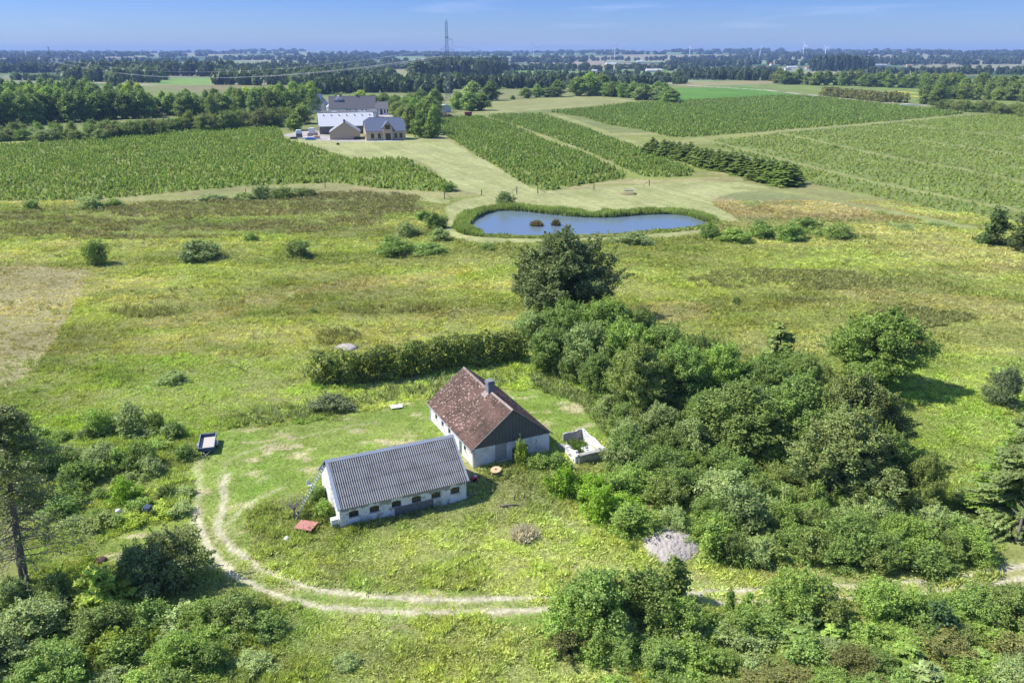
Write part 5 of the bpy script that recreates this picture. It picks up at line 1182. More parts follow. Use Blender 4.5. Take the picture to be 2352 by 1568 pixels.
# --- farmhouse -------------------------------------------------------
def farmhouse():
    az = R(-25.6); W = 9.87; Lh = 14.44; ca = R(64.4)
    x = -4.414 + W * math.sin(ca); y = 81.788 + W * math.cos(ca); (x, y, z), rz = frame_at(x, y, az); z = float(T(x, y)) - .05
    root = empty('farmhouse', (x, y, z), rz); ev, rd = 2.36, 6.49; oh = .35; sl = (rd - ev) / (W / 2 + oh); top0 = rd - sl * W / 2 - .07; t = .35
    # left wall (y=W) with openings, in local x from the near gable
    ops = [(11.9, 12.7, .95, 1.95, 0), (9.6, 10.4, .95, 1.95, 0), (7.3, 8.1, .95, 1.95, 0), (3.55, 4.45, 0, 2.0, 0), (2.3, 3.0, 1.0, 1.9, 0)]
    m = MB(); wall_strip(m, 0, 0, Lh, W - t, W, 0, top0, ops); m.build('side_wall', M['limewash'], root)
    for i, (a, b, p, q, _) in enumerate(ops):
        if p > .5: window_part(root, 0, a, b, p, q, W, -1, M['frame'], 1)
    d = MB(); d.box(3.55, 4.45, W - .16, W - .10, 0.02, 2.0); do = d.build('door', M['frame'], root); k = MB(); k.box(4.28, 4.34, W - .10, W - .05, .98, 1.06); k.build('handle', M['galv'], do)
    m = MB(); wall_strip(m, 0, 0, Lh, 0, t, 0, top0, [(3, 4, .95, 1.95, 0), (9, 10, .95, 1.95, 0)]); m.build('side_wall', M['limewash'], root)
    for a in (3, 9): window_part(root, 0, a, a + 1, .95, 1.95, 0, 1, M['frame'], 1)
    lw = top0 - .05                      # near gable: masonry below, boards above
    g0, g1 = W * (1 - .715), W * (1 - .50)
    m = MB(); wall_strip(m, 1, t, W - t, 0, t, 0, lw, [(g0, g1, 0, 1.75, .3)]); m.build('gable_wall', M['limewash'], root)
    d = MB(); d.box(.22, .30, g0, g1, 0, 1.75); dd = d.build('garage_door', M['frame_d'], root)
    pm = MB(); pm.box(-.012, -.003, W * .575, W * .725, .3, lw); pm.build('bare_render', M['concrete'], root)
    nb = 46; bw = W / nb
    bm = MB()
    for i in range(nb):
        y0 = i * bw; ym = y0 + bw / 2; zt = rd - .10 - sl * abs(W / 2 - ym); off = .0 if i % 2 else .025
        if zt > lw + .02: bm.box(-.06 - off, -.02, y0 + .008, y0 + bw - .008, lw - .05, zt)
    bm.build('gable_boards', M['darkwood'], root)
    bk = MB(); bk.prism([(t, lw), (W - t, lw), (W - t, top0 + sl * t - .05), (W / 2, rd - .15), (t, top0 + sl * t - .05)], 0, 0, .15); bk.build('gable_backing', M['frame_d'], root)
    m = MB(); m.prism([(t, 0), (W - t, 0), (W - t, top0 + sl * t - .02), (W / 2, rd - .1), (t, top0 + sl * t - .02)], 0, Lh - t, Lh); m.build('gable_wall', M['limewash'], root)
    corr_roof('roof', Lh, W, ev, rd, oh, .22, .21, .022, 5, M['houseroof'], root, sag=.12)
    rc = MB()
    for i in range(26):
        a = -.2 + i * (Lh + .4) / 26; zz = rd + .12 - .12 * math.sin(math.pi * min(max(a / Lh, 0), 1))
        for s in (1, -1): rc.prism([(W / 2, zz), (W / 2 + s * .2, zz - sl * .2), (W / 2 + s * .2, zz - .03 - sl * .2), (W / 2, zz - .04)], 0, a, a + (Lh + .4) / 26 - .02 + (.04 if i % 2 else 0))
    rc.build('ridge_tiles', M['ridge'], root)
    for a0, a1 in ((-.27, -.22), (Lh + .22, Lh + .27)):
        v = MB()
        for s in (0, 1):
            f_ = (lambda q: q) if s == 0 else (lambda q: W - q)
            v.prism([(f_(-oh - .02), ev - .08), (f_(W / 2), rd - .02), (f_(W / 2), rd + .10), (f_(-oh - .02), ev + .08)], 0, a0, a1)
        v.build('verge_board', M['greywood'], root)
    ch = MB(); c0 = 6.35; ch.box(c0 - .45, c0 + .45, W / 2 - .4, W / 2 + .4, rd - .7, rd + .95); co = ch.build('chimney', M['chimney'], root)
    c2 = MB(); c2.box(c0 - .55, c0 + .55, W / 2 - .5, W / 2 + .5, rd + .95, rd + 1.1); c2.box(c0 - .48, c0 + .48, W / 2 - .43, W / 2 + .43, rd + 1.1, rd + 1.28); c2.build('chimney_cap', M['chimney'], co)
    fl = MB(); fl.prism([(W / 2 + .4, rd - .28), (W / 2 + .95, rd - .28 - sl * .55), (W / 2 + .95, rd - .22 - sl * .55), (W / 2 + .4, rd - .2)], 0, c0 - .6, c0 + .6); fl.build('chimney_flashing', M['ridge'], co)
    gt = MB(); gt.tube([(-.2, W + oh + .04, ev - .06), (Lh + .2, W + oh + .04, ev - .06)], .06, 8); gt.build('gutter', M['galv'], root)
    dp = MB(); dp.tube([(.12, W + .34, ev - .1), (.08, W + .08, ev - .5), (.08, W + .08, 0)], .055, 8); dp.tube([(Lh - .1, W + .34, ev - .1), (Lh - .1, W + .08, ev - .5), (Lh - .1, W + .08, 0)], .055, 8); dp.build('downpipe', M['white'], root)
    tag(root, 'old farmhouse with mossy red brown roof, boarded gable and grey chimney', 'farmhouse')
farmhouse()

# --- ruined walls right of the house ---------------------------------
def ruin():
    (x, y, z), rz = frame_at(7.7, 82.9, R(64.5)); root = empty('ruined_walls', (x, y, z), rz); w, l = 3.6, 5.4; rr = random.Random(4)
    def rag(axis, a, b, t0, t1, h0, h1, n=9):
        m = MB(); top = [(a + (b - a) * i / n, h0 + (h1 - h0) * i / n + rr.uniform(-.09, .09)) for i in range(n + 1)]
        m.prism([(a, 0)] + [(b, 0)][:0] + top + [(b, 0)], 1 - axis, t0, t1); return m
    rag(0, 0, w + .2, -.3, 0, 1.0, 1.1).build('front_wall', M['concrete'], root)
    s = MB(); s.box(.2, w + .35, -.55, .05, 1.17, 1.25); s.build('slab', M['concrete'], root)
    rag(1, 0, l, w - .05, w + .2, 1.15, 1.35, 14).build('long_wall', M['limewash'], root)
    rag(0, .9, w - .05, l - .25, l, 1.3, 1.35).build('back_wall', M['concrete'], root)
    rag(1, 0, 2.3, -.35, 0, 1.0, 1.25, 7).build('broken_wall', M['limewash_worn'], root)
    b = MB()
    for i in range(26):
        a = rr.uniform(-.5, .2); c = rr.uniform(-.3, 2.3); h = rr.uniform(.08, .2); b.box(a, a + h * 1.6, c, c + h * 2, 1.0 + rr.uniform(-.9, .1), 1.15 + rr.uniform(-.85, .15))
    b.build('rubble', M['limewash_worn'], root)
    f = MB(); f.box(.02, w - .06, .02, l - .27, .02, .12); f.build('floor', M['concrete'], root)
    tag(root, 'low roofless ruined walls right of the farmhouse gable', 'ruin')
    c = empty('cooker', (x, y, z + .1), rz); a = MB(); a.box(1.5, 2.8, .5, 1.9, 0, .75); a.build('body', M['white'], c); a = MB(); a.lathe([(.18, .752), (.18, .79), (.12, .79)], 14, (2.1, 1.5)); a.lathe([(.06, .752), (.06, .78)], 10, (1.75, .8)); a.build('hob_ring', M['frame_d'], c)
    tag(c, 'white enamel box with a round black hole inside the ruined walls', 'appliance')
    g = MB(); g.lathe([(.42, .1), (.45, .35), (.42, .5), (.30, .56), (.05, .58)], 18, (2.3, 3.0)); o = g.build('barrel_lid', M['green'], None, True, (x, y, z), rz); tag(o, 'round green lid or tub inside the ruined walls', 'lid')
ruin()
xs, ys = scatter([np.array([(7.9, 84.5), (9.2, 84.2), (8.7, 87.6), (7.0, 87.4)])], 160); weedmass('weeds', 'green weeds growing inside the ruined walls', xs, ys, 1.0, .8, (.16, .24, .05), 9)

# --- trailer -----------------------------------------------------------
def trailer():
    az = R(-15.5); c = (G(452, 1033, .95) + G(498.8, 992.6, .95)) / 2; (x, y, z), rz = frame_at(c[0], c[1], az); root = empty('trailer', (x, y, float(T(x, y))), rz); l, w = 2.0, .92
    for nm, b in (('side_board', (-l, l, w - .04, w, .5, .95)), ('side_board', (-l, l, -w, -w + .04, .5, .95)), ('front_board', (-l, -l + .04, -w + .04, w - .04, .5, .95)), ('tailboard', (l - .04, l, -w + .04, w - .04, .5, .95))):
        m = MB(); m.box(*b); bo = m.build(nm, M['bluepaint'], root); r = MB()
        r.box(b[0] - .015, b[1] + .015, b[2] - .015, b[3] + .015, .952, .985); r.build('rim', M['galv'], bo)
    m = MB(); m.box(-l + .04, l - .04, -w + .04, w - .04, .50, .54); m.build('floor', M['ply'], root)
    m = MB(); m.box(-l, l, -.5, -.42, .40, .5); m.box(-l, l, .42, .5, .40, .5); m.box(-.05, .05, -w - .1, w + .1, .28, .38); m.build('chassis', M['galv'], root)
    for s in (-1, 1):
        m = MB(); 
        for pr in ([(.30, s * (w + .08)), (.30, s * (w + .26))],):
            n = 18; vs = []
            for yy in (s * (w + .08), s * (w + .26)):
                vs += [(.30 * math.cos(2 * math.pi * k / n), yy, .32 + .30 * math.sin(2 * math.pi * k / n)) for k in range(n)]
            m.add(vs, [tuple(range(n)), tuple(range(n, 2 * n))] + [(k, (k + 1) % n, n + (k + 1) % n, n + k) for k in range(n)])
        wo = m.build('wheel', M['rubber'], root); h = MB(); h.box(-.1, .1, min(s * (w + .262), s * (w + .28)), max(s * (w + .262), s * (w + .28)), .22, .42); h.build('hub', M['galv'], wo)
        m = MB(); n = 8; pts = [(.38 * math.cos(math.pi * k / n), .34 + .36 * math.sin(math.pi * k / n)) for k in range(n + 1)] + [(.35 * math.cos(math.pi * k / n), .34 + .33 * math.sin(math.pi * k / n)) for k in range(n, -1, -1)]
        m.prism(pts, 1, min(s * (w + .04), s * (w + .30)), max(s * (w + .04), s * (w + .30))); m.build('mudguard', M['galv'], root)
    m = MB(); m.tube([(-l, -.4, .42), (-l - .9, 0, .42), (-l - 1.3, 0, .45)], .045, 6); m.tube([(-l, .4, .42), (-l - .9, 0, .42)], .045, 6); m.build('drawbar', M['galv'], root)
    m = MB(); m.tube([(-l - .85, .12, .02), (-l - .85, .12, .75)], .035, 6); m.lathe([(.09, .0), (.09, .05)], 10, (-l - .85, .12)); m.build('jockey_wheel', M['frame_d'], root)
    tag(root, 'open flat trailer with dark blue sides and pale floor on the grass', 'trailer')
trailer()

# --- small things ------------------------------------------------------
g = G(911, 936); m = MB()
for i in range(16): m.prism([(-.8 + i * .1, 0), (-.75 + i * .1, .05), (-.7 + i * .1, 0), (-.7 + i * .1, -.02), (-.75 + i * .1, .03), (-.8 + i * .1, -.02)], 1, -.55, .55)
o = m.build('roofing_sheet', M['white'], None, False, (g[0], g[1], .22), R(18)); tag(o, 'white corrugated sheet lying on the grass left of the farmhouse', 'sheet')
c = G(703, 1205, .6); root = empty('tabletop_board', (c[0], c[1], 0), R(-14)); m = MB(); m.box(-.95, .95, -.8, .8, .52, .60); m.build('board', M['pink'], root)
for sx in (-.7, .7):
    m = MB(); m.box(sx - .05, sx + .05, -.7, .7, .42, .52); m.box(sx - .05, sx + .05, -.65, -.55, 0, .42); m.box(sx - .05, sx + .05, .55, .65, 0, .42); m.build('trestle', M['darkwood'], root)
tag(root, 'faded red flat board raised on trestles beside the bare sapling', 'board')
# sapling bare
b = G(677, 1192); root = empty('bare_tree', (b[0], b[1], 0)); m = MB(); rr = random.Random(8); m.tube([(0, 0, -.2), (.05, 0, 1.1), (.1, .1, 1.5)], [.09, .07, .05], 6); m.build('trunk', M['bark'], root); m = MB()
for i in range(46):
    a = rr.uniform(0, 6.28); e = rr.uniform(.7, 1.6); s = Vector((.07, .05, rr.uniform(1.0, 1.5))); d = Vector((math.cos(a), math.sin(a), rr.uniform(.5, 1.4))); m.tube([s, s + d * e * .5, s + d * e + Vector((math.cos(a) * .2, math.sin(a) * .2, -.05))], [.025, .015, .006], 4, False)
m.build('branches', M['greywood'], root); tag(root, 'small leafless tree left of the barn behind the red board', 'tree')
# chair, white object behind ladder
b = G(713, 1120); root = empty('garden_chair', (b[0], b[1], 0), 1.1)
m = MB(); m.box(-.25, .25, -.25, .25, .42, .46); m.build('seat', M['white'], root); m = MB(); m.box(-.25, .25, .25, .29, .46, .95); m.build('backrest', M['white'], root)
for sx in (-1, 1):
    for sy in (-1, 1): m = MB(); m.box(sx * .23 - .02, sx * .23 + .02, sy * .23 - .02, sy * .23 + .02, 0, .42); m.build('leg', M['white'], root)
tag(root, 'white garden chair in the grass behind the ladder', 'chair')
# round wooden reel
b = G(1140, 1090); root = empty('cable_reel', (b[0], b[1], .25)); root.rotation_euler = (R(8), R(-6), 0)
for zz in (0, .42):
    m = MB(); m.lathe([(.02, zz), (.62, zz), (.62, zz + .07), (.02, zz + .07)], 24); m.build('flange', M['palewood'], root)
m = MB(); m.lathe([(.28, .07), (.28, .42)], 16); m.build('core', M['greywood'], root); m = MB(); m.lathe([(.1, .49), (.1, .56)], 12); m.build('hub', M['rust'], root)
tag(root, 'pale wooden cable reel lying in the weeds before the farmhouse', 'reel')
# red mower
b = G(1092, 1102); root = empty('lawn_mower', (b[0], b[1], .05), R(30)); m = MB(); m.prism([(-.45, .12), (.45, .12), (.5, .25), (.3, .36), (-.3, .36), (-.5, .25)], 1, -.28, .28); m.build('deck', M['red'], root)
m = MB(); m.lathe([(.17, .362), (.17, .52), (.12, .58), (.03, .6)], 14); m.build('engine', M['white'], root)
for sx in (-.38, .38):
    for sy in (-.33, .33):
        m = MB(); n = 12; vs = [(sx + .12 * math.cos(6.283 * k / n), sy + q, .12 + .12 * math.sin(6.283 * k / n)) for q in (-.04, .04) for k in range(n)]
        m.add(vs, [tuple(range(n)), tuple(range(n, 2 * n))] + [(k, (k + 1) % n, n + (k + 1) % n, n + k) for k in range(n)]); m.build('wheel', M['rubber'], root)
m = MB(); m.tube([(.4, -.24, .3), (1.1, -.24, .9), (1.1, .24, .9), (.4, .24, .3)], .02, 6); m.build('handle', M['frame_d'], root)
tag(root, 'small red garden machine in the shade at the barn end', 'mower')
# pallet
b = G(1084, 1136); root = empty('pallet', (b[0], b[1], .12), R(20))
for i in range(5): m = MB(); m.box(-.6, .6, -.4 + i * .175, -.3 + i * .175, .10, .125); m.build('slat', M['greywood'], root)
for i in range(3): m = MB(); m.box(-.6 + i * .55, -.5 + i * .55, -.4, .4, .0, .098); m.build('bearer', M['greywood'], root)
tag(root, 'grey wooden pallet in the shade at the barn end', 'pallet')
# logs on the grass
b = G(1157, 1164); m = MB(); m.tube([(-.3, -.1, .15), (.5, .05, .22), (1.6, .15, .18)], [.13, .1, .06], 7); m.tube([(-.3, -.1, .15), (-.5, .3, .3)], [.1, .04], 6); o = m.build('fallen_branch', M['bark'], None, True, (b[0], b[1], 0)); tag(o, 'grey fallen branch in the long grass right of the barn', 'branch')
for cx, cy, lb in ((1181, 1148, 'thin dark stump sticking out of the grass, left of a pair'), (1203, 1146, 'thin dark stump sticking out of the grass, right of a pair')):
    b = G(cx, cy); m = MB(); m.tube([(0, 0, -.1), (.05, 0, .45), (.1, .02, .75)], [.09, .08, .05], 7); o = m.build('stump', M['bark'], None, True, (b[0], b[1], 0)); tag(o, lb, 'stump')
# mailbox with number plate
b = G(343, 1187); root = empty('mailbox', (b[0], b[1], 0), R(-14)); m = MB(); m.box(-.05, .05, -.05, .05, 0, .95); m.build('post', M['post'], root)
m = MB(); m.prism([(-.30, .85), (.26, .85), (.26, 1.28), (-.30, 1.20)], 0, -.34, .34); mb_ = m.build('box', M['mailblue'], root); m = MB(); m.prism([(-.36, 1.205), (.28, 1.285), (.28, 1.33), (-.36, 1.25)], 0, -.38, .38); m.build('lid', M['mailblue'], root)
tcv = bpy.data.curves.new('number', 'FONT'); tcv.body = '93'; tcv.size = .36; tcv.align_x = 'CENTER'; tcv.extrude = .006; to = bpy.data.objects.new('number', tcv); link(to, mb_); to.location = (0, -.306, .90); to.rotation_euler = (R(90), 0, 0); tcv.materials.append(M['white'])
dg = bpy.context.evaluated_depsgraph_get(); me = bpy.data.meshes.new_from_object(to.evaluated_get(dg)); bpy.data.objects.remove(to); to = bpy.data.objects.new('number', me); link(to, mb_); to.location = (0, -.312, .89); to.rotation_euler = (R(90), 0, 0)
tag(root, 'dark blue mailbox with white house number beside the yellowish plants', 'mailbox')
def lump(name, cx, cy, r, h, m_, label, cat, seed=1, flat=1.0):
    b = G(cx, cy); rg = random.Random(seed); v = []; f = []; n = 12; 
    prof = [(1.0, -.05), (.92, .45), (.62, .85), (.25, 1.0)]
    for q, zz in prof: v += [(r * q * math.cos(6.283 * k / n) * rg.uniform(.85, 1.12), r * q * flat * math.sin(6.283 * k / n) * rg.uniform(.85, 1.12), h * zz * rg.uniform(.85, 1.1)) for k in range(n)]
    for i in range(3):
        for k in range(n): f.append((i * n + k, i * n + (k + 1) % n, (i + 1) * n + (k + 1) % n, (i + 1) * n + k))
    f.append(tuple(3 * n + k for k in range(n))); me = bpy.data.meshes.new(name); me.from_pydata(v, [], f); me.update(); me.polygons.foreach_set('use_smooth', [True] * len(f)); me.materials.append(m_)
    o = bpy.data.objects.new(name, me); link(o); o.location = (b[0], b[1], float(T(*b))); tag(o, label, cat); return o
lump('sack', 659, 1243, .35, .5, M['white'], 'small white sack in the grass left of the barn', 'sack', 2)
lump('scrap_heap', 700, 1238, .5, .35, M['frame_d'], 'dark scrap in the grass below the red board', 'scrap', 3)
lump('scrap_heap', 232, 1290, .6, .35, M['rust'], 'rusty brown scrap under the shrubs on the left', 'scrap', 4)
lump('stone', 272, 1178, .35, .45, M['limewash'], 'pale stone in the weeds left of the mailbox', 'stone', 5)
lump('stone_heap', 305, 1176, 1.2, .4, M['concrete'], 'low heap of grey stones left of the mailbox', 'stones', 6, .5)
lump('gravel_patch', 795, 799, 2.2, .35, M['heap'], 'small pale gravel heap in the meadow behind the hedge', 'gravel heap', 7, .9)
lump('mound', 1441, 446, 3.2, .7, mat('dry_mound', (.26, .2, .12), .95, noise=(1, .2, (.2, .2, .08))), 'low dry grass mound by the pond carrying a slab', 'mound', 8, .8)
b = G(1443, 444); m = MB(); m.box(-1.6, 1.6, -1.0, 1.0, .55, .8); o = m.build('well_cover', M['greywood'], None, False, (b[0], b[1], .35), .1); tag(o, 'grey slab on the dry mound behind the pond', 'cover')
# round grey heap: domed, scattered with grit
def heap():
    b = G(1531, 1290); r = 3.35; y = b[1] + r * .85; x = b[0] * y / b[1]; n = 40; kk = 12; rg = random.Random(2); v = []; f = []
    for i in range(kk):
        q = (i + 1) / kk
        for k in range(n):
            a = 6.283 * k / n; rr_ = r * q * (1 + .05 * math.sin(3 * a + 1) + .03 * math.sin(7 * a)); X_, Y_ = rr_ * math.cos(a), rr_ * math.sin(a); v.append((X_, Y_, 0.95 * (1 - q ** 2.2) + float(fbm(np.array([X_ + 50]), np.array([Y_ + 50]), .9, 3, 5)[0] - .5) * .12 - (.25 if i == kk - 1 else 0)))
    v.append((0, 0, .95))
    for i in range(kk - 1):
        for k in range(n): f.append((i * n + k, i * n + (k + 1) % n, (i + 1) * n + (k + 1) % n, (i + 1) * n + k))
    for k in range(n): f.append((len(v) - 1, k, (k + 1) % n))
    me = bpy.data.meshes.new('grey_heap'); me.from_pydata(v, [], f); me.update(); me.polygons.foreach_set('use_smooth', [True] * len(f)); me.materials.append(M['heap']); o = bpy.data.objects.new('grey_heap', me); link(o); o.location = (x, y, float(T(x, y))); tag(o, 'round domed grey heap of gravel by the track', 'heap')
heap()
# fences by the pond
def fence(pts, label, htop):
    P = [G(a, b_) for a, b_ in pts]; root = empty('fence', (P[0][0], P[0][1], 0)); o0 = P[0]
    for i, p in enumerate(P):
        m = MB(); x_, y_ = p - o0; hh = htop[i]; m.tube([(x_, y_, -.2), (x_, y_, hh)], .17, 7); m.build('post', M['post'], root)
    w_ = MB()
    for i in range(len(P) - 1):
        a, b_ = P[i] - o0, P[i + 1] - o0
        for q in (.9, .5):
            w_.tube([(a[0] + (b_[0] - a[0]) * t, a[1] + (b_[1] - a[1]) * t, 1.5 * q - .3 * math.sin(math.pi * t) * q) for t in np.linspace(0, 1, 7)], .02, 4, False)
    for s, i, j in ((1, 0, 1), (-1, -1, -2)):
        a, b_ = P[i] - o0, P[j] - o0; d = (b_ - a) / np.hypot(*(b_ - a)) * 2.8; w_.tube([(a[0], a[1], htop[i] * .85), (a[0] + d[0], a[1] + d[1], .1)], .07, 5)
    w_.build('wires', M['post'], root); tag(root, label, 'fence')
fence([(1021, 457), (1106, 449), (1187, 446)], 'wire fence left of the gateway behind the pond', [2.4, 2.0, 2.6])
fence([(1235, 444), (1364, 436), (1491, 427)], 'wire fence right of the gateway behind the pond', [2.6, 2.0, 2.2])
for cx, cy, lb in ((747, 432, 'single post at the lower edge of the left nursery field'), (565, 447, 'short post below the left nursery field')):
    b = G(cx, cy); m = MB(); m.tube([(0, 0, -.2), (0, 0, 1.9)], .15, 7); o = m.build('fence_post', M['post'], None, False, (b[0], b[1], 0)); tag(o, lb, 'post')

# --- far farm -----------------------------------------------------------
def gable_house(name, label, ox, oy, rz, Lx, W, ev, rd, wallm, roofm, windows=(), doors=(), oh=.4, hip=0.0, cat='house', group=None, chim=None, gw=(), sky=()):
    """ridge along local x, front wall at y=0"""
    root = empty(name, (ox, oy, float(T(ox, oy))), rz); sl = (rd - ev) / (W / 2 + oh); top0 = rd - sl * W / 2 - .1
    m = MB(); m.box(0, Lx, 0, .3, 0, top0); m.box(0, Lx, W - .3, W, 0, top0)
    for a in (0, Lx - .3): m.prism([(.3, 0), (W - .3, 0), (W - .3, top0 + sl * .3), (W / 2 + hip * .8, rd - .15 - hip * .8 * sl), (W / 2 - hip * .8, rd - .15 - hip * .8 * sl), (.3, top0 + sl * .3)] if hip else [(.3, 0), (W - .3, 0), (W - .3, top0 + sl * .3), (W / 2, rd - .15), (.3, top0 + sl * .3)], 0, a, a + .3)
    m.build('wall', wallm, root)
    r = MB(); t = .18; e0 = -oh; e1 = W + oh
    if not hip:
        r.prism([(e0, ev), (W / 2, rd), (e1, ev), (e1, ev - t), (W / 2, rd - t), (e0, ev - t)], 0, -.35, Lx + .35)
    else:
        hx = hip * 1.6; zr = rd - hip * sl
        V_ = [(-.35, e0, ev), (Lx + .35, e0, ev), (Lx + .35, W / 2 - hip, zr), (Lx + .35 - hx, W / 2, rd), (-.35 + hx, W / 2, rd), (-.35, W / 2 - hip, zr), (-.35, e1, ev), (Lx + .35, e1, ev), (Lx + .35, W / 2 + hip, zr), (-.35, W / 2 + hip, zr)]
        V2 = [(a, b, c - t) for a, b, c in V_]; r.add(V_ + V2, [(0, 1, 2, 3, 4, 5), (6, 9, 4, 3, 8, 7), (2, 8, 3), (5, 4, 9), (0, 10, 11, 1), (6, 7, 17, 16), (1, 11, 12, 2), (2, 12, 18, 8), (8, 18, 17, 7), (0, 5, 15, 10), (5, 9, 19, 15), (9, 6, 16, 19)])
    ro = r.build('roof', roofm, root)
    rt = MB(); rt.prism([(W / 2 - .25, rd - .25 * sl + .03), (W / 2, rd + .1), (W / 2 + .25, rd - .25 * sl + .03), (W / 2, rd + .02)], 0, -.3 + hip * 1.6, Lx + .3 - hip * 1.6); rt.build('ridge_tiles', M['darkroof'], ro)
    if chim: c = MB(); c.box(chim - .5, chim + .5, W / 2 - .5, W / 2 + .5, rd - 1, rd + 1.3); c.build('chimney', M['darkroof'], ro)
    for a in sky: 
        s = MB(); yy = W / 2 - 2.6; zz = rd - sl * 2.6 + .06; s.add([(a, yy - 1, zz - sl), (a + .9, yy - 1, zz - sl), (a + .9, yy + .2, zz + .2 * sl), (a, yy + .2, zz + .2 * sl)], [(0, 1, 2, 3)]); s.build('roof_window', M['tarp'], ro)
    for a, b, p, q in windows: 
        f = MB(); f.box(a, b, -.08, -.02, p, q); fo = f.build('window', M['frame_d'], root); g_ = MB(); g_.box(a + .1, (a + b) / 2 - .05, -.1, -.082, p + .1, q - .1); g_.box((a + b) / 2 + .05, b - .1, -.1, -.082, p + .1, q - .1); g_.build('pane', M['pane'], fo)
    for a, b, q in doors: f = MB(); f.box(a, b, -.08, -.02, 0, q); f.build('door', M['frame_d'], root)
    for a, b, p, q in gw: f = MB(); f.box(-.1, -.02, a, b, p, q); f.build('window', M['frame_d'], root)
    tag(root, label, cat, group); return root
# brick house with cross gable
a = G(842, 324); b = G(932, 321.5); rz = math.atan2(b[1] - a[1], b[0] - a[0]); Lx = float(np.hypot(*(b - a)))
hr = gable_house('brick_house', 'tan brick house with blue grey roof and a cross gable', a[0], a[1], rz, Lx, 14, 5.0, 12.0, M['brick'], M['bluetile'], [(2.6, 4.3, 1.2, 3.8), (6.4, 8.0, 1.2, 3.8), (15.6, 17, 1.2, 3.8), (18.4, 20, 1.2, 3.8)], hip=1.8, gw=[(2, 3, 1, 3.4), (6, 7.6, 1, 3.4), (4, 5, 6.2, 8.2), (8, 9, 6.2, 8.2)])
m = MB(); m.prism([(9.2, 0), (14.4, 0), (14.4, 7.0), (11.8, 9.9), (9.2, 7.0)], 1, -1.2, 5); m.build('cross_gable', M['brick'], hr)
m = MB(); m.prism([(8.7, 6.6), (11.8, 10.1), (14.9, 6.6), (14.9, 6.85), (11.8, 10.4), (8.7, 6.85)], 1, -1.6, 6.2); m.build('cross_gable_roof', M['bluetile'], hr)
for p, q, u, v in ((10.4, 13.2, 6.0, 8.4), (10.4, 13.3, .2, 3.9)):
    f = MB(); f.box(p, q, -1.3, -1.22, u, v); fo = f.build('window', M['frame_d'], hr); g_ = MB(); g_.box(p + .15, (p + q) / 2 - .07, -1.33, -1.302, u + .15, v - .15); g_.box((p + q) / 2 + .07, q - .15, -1.33, -1.302, u + .15, v - .15); g_.build('pane', M['pane'], fo)
tm = MB(); tm.box(-1.0, 19, -4.6, -1.3, .02, .10); o = tm.build('terrace', M['tarp'], None, False, (a[0], a[1], 0), rz); o['kind'] = 'structure'
# garage: gable towards the camera, ridge running away -> local x away
a = G(760, 320.5); b = G(827.5, 320.5); d = (b - a) / np.hypot(*(b - a)); dirv = math.atan2(d[0], -d[1])
wv = float(np.hypot(*(b - a))); az_rz = math.atan2(d[1], d[0]) + math.pi / 2 + .18
gh = gable_house('brick_garage', 'tan brick outbuilding with grey roof and plain gable to the lawn', b[0], b[1], az_rz, 17, wv, 4.0, 9.6, M['brick'], M['greytile'], cat='outbuilding', chim=1.2)
for q in (5.0, 8.0):
    s = MB(); sl_ = (9.6 - 4.0) / (wv / 2 + .4); yy = wv - 3.0; zz = 9.6 - sl_ * (wv / 2 - 3.0) + .12; s.add([(q, yy - .8, zz + .8 * sl_), (q + 1.6, yy - .8, zz + .8 * sl_), (q + 1.6, yy + .8, zz - .8 * sl_), (q, yy + .8, zz - .8 * sl_)], [(0, 1, 2, 3)]); s.build('roof_window', M['tarp'], gh)
s = MB(); s.box(1.5, 9, wv + .02, wv + .08, 0, 3.0); s.build('garage_door', M['white'], gh)
a = G(735, 309); b = G(862, 306); rz = math.atan2(b[1] - a[1], b[0] - a[0])
lb_ = gable_house('long_barn', 'long low farm building with a pale grey roof behind the brick houses', a[0], a[1], rz, float(np.hypot(*(b - a))), 26, 4.6, 11.5, M['greyboard'], M['paleroof'], cat='barn')
for i in range(7): s = MB(); s.box(3 + i * 4.6, 3.5 + i * 4.6, 9.6, 10.1, 10.0, 10.75); s.build('roof_vent', M['darkroof'], lb_)
a = G(792, 264.5); b = G(883, 263.5); rz = math.atan2(b[1] - a[1], b[0] - a[0]); n = float(np.hypot(*(b - a)))
gable_house('white_farmhouse', 'long white farmhouse with a dark roof and a row of windows', a[0] - 12, a[1], rz, n * .78 + 12, 14, 5.0, 14.0, M['limewash'], M['darkroof'], [(12 + x_, 13.4 + x_, 1.4, 4) for x_ in (1, 3.4, 8, 13, 16)], cat='farmhouse', chim=22)
gable_house('white_wing', 'lower white wing at the right end of the long farmhouse', a[0] + math.cos(rz) * n * .78, a[1] + math.sin(rz) * n * .78, rz, n * .22 + 3, 12, 4.8, 9.6, M['limewash'], M['darkroof'], [(1, 2.2, 1.2, 3.9), (6.6, 7.8, 1.2, 3.9), (9, 10, 1.2, 3.9)], [(3.6, 5.4, 4.2)], cat='wing')
a = G(762, 262); gable_house('white_gable_wing', 'white building with pale roof and its gable towards the yard', a[0] + 18, a[1] - 4, math.pi / 2 + .25, 16, 20, 5.5, 14.2, M['limewash'], M['paleroof'], cat='wing')
a = G(733, 262); gable_house('white_gable_house', 'small white house with pale roof at the left end of the farm', a[0] + 4, a[1] + 6, math.pi / 2 + .1, 20, 12, 6.5, 15, M['limewash'], M['paleroof'], cat='house')
a = G(735, 272); m = MB(); m.box(0, 42, 0, 16, 0, 4.2); root = empty('flat_roof_shed', (a[0], a[1], 0), .05); m.build('wall', M['limewash'], root); m = MB(); m.prism([(-.5, 4.25), (42.5, 4.25), (42.5, 4.5), (-.5, 4.5)], 1, -.5, 16.5); m.build('roof', M['darkroof'], root)
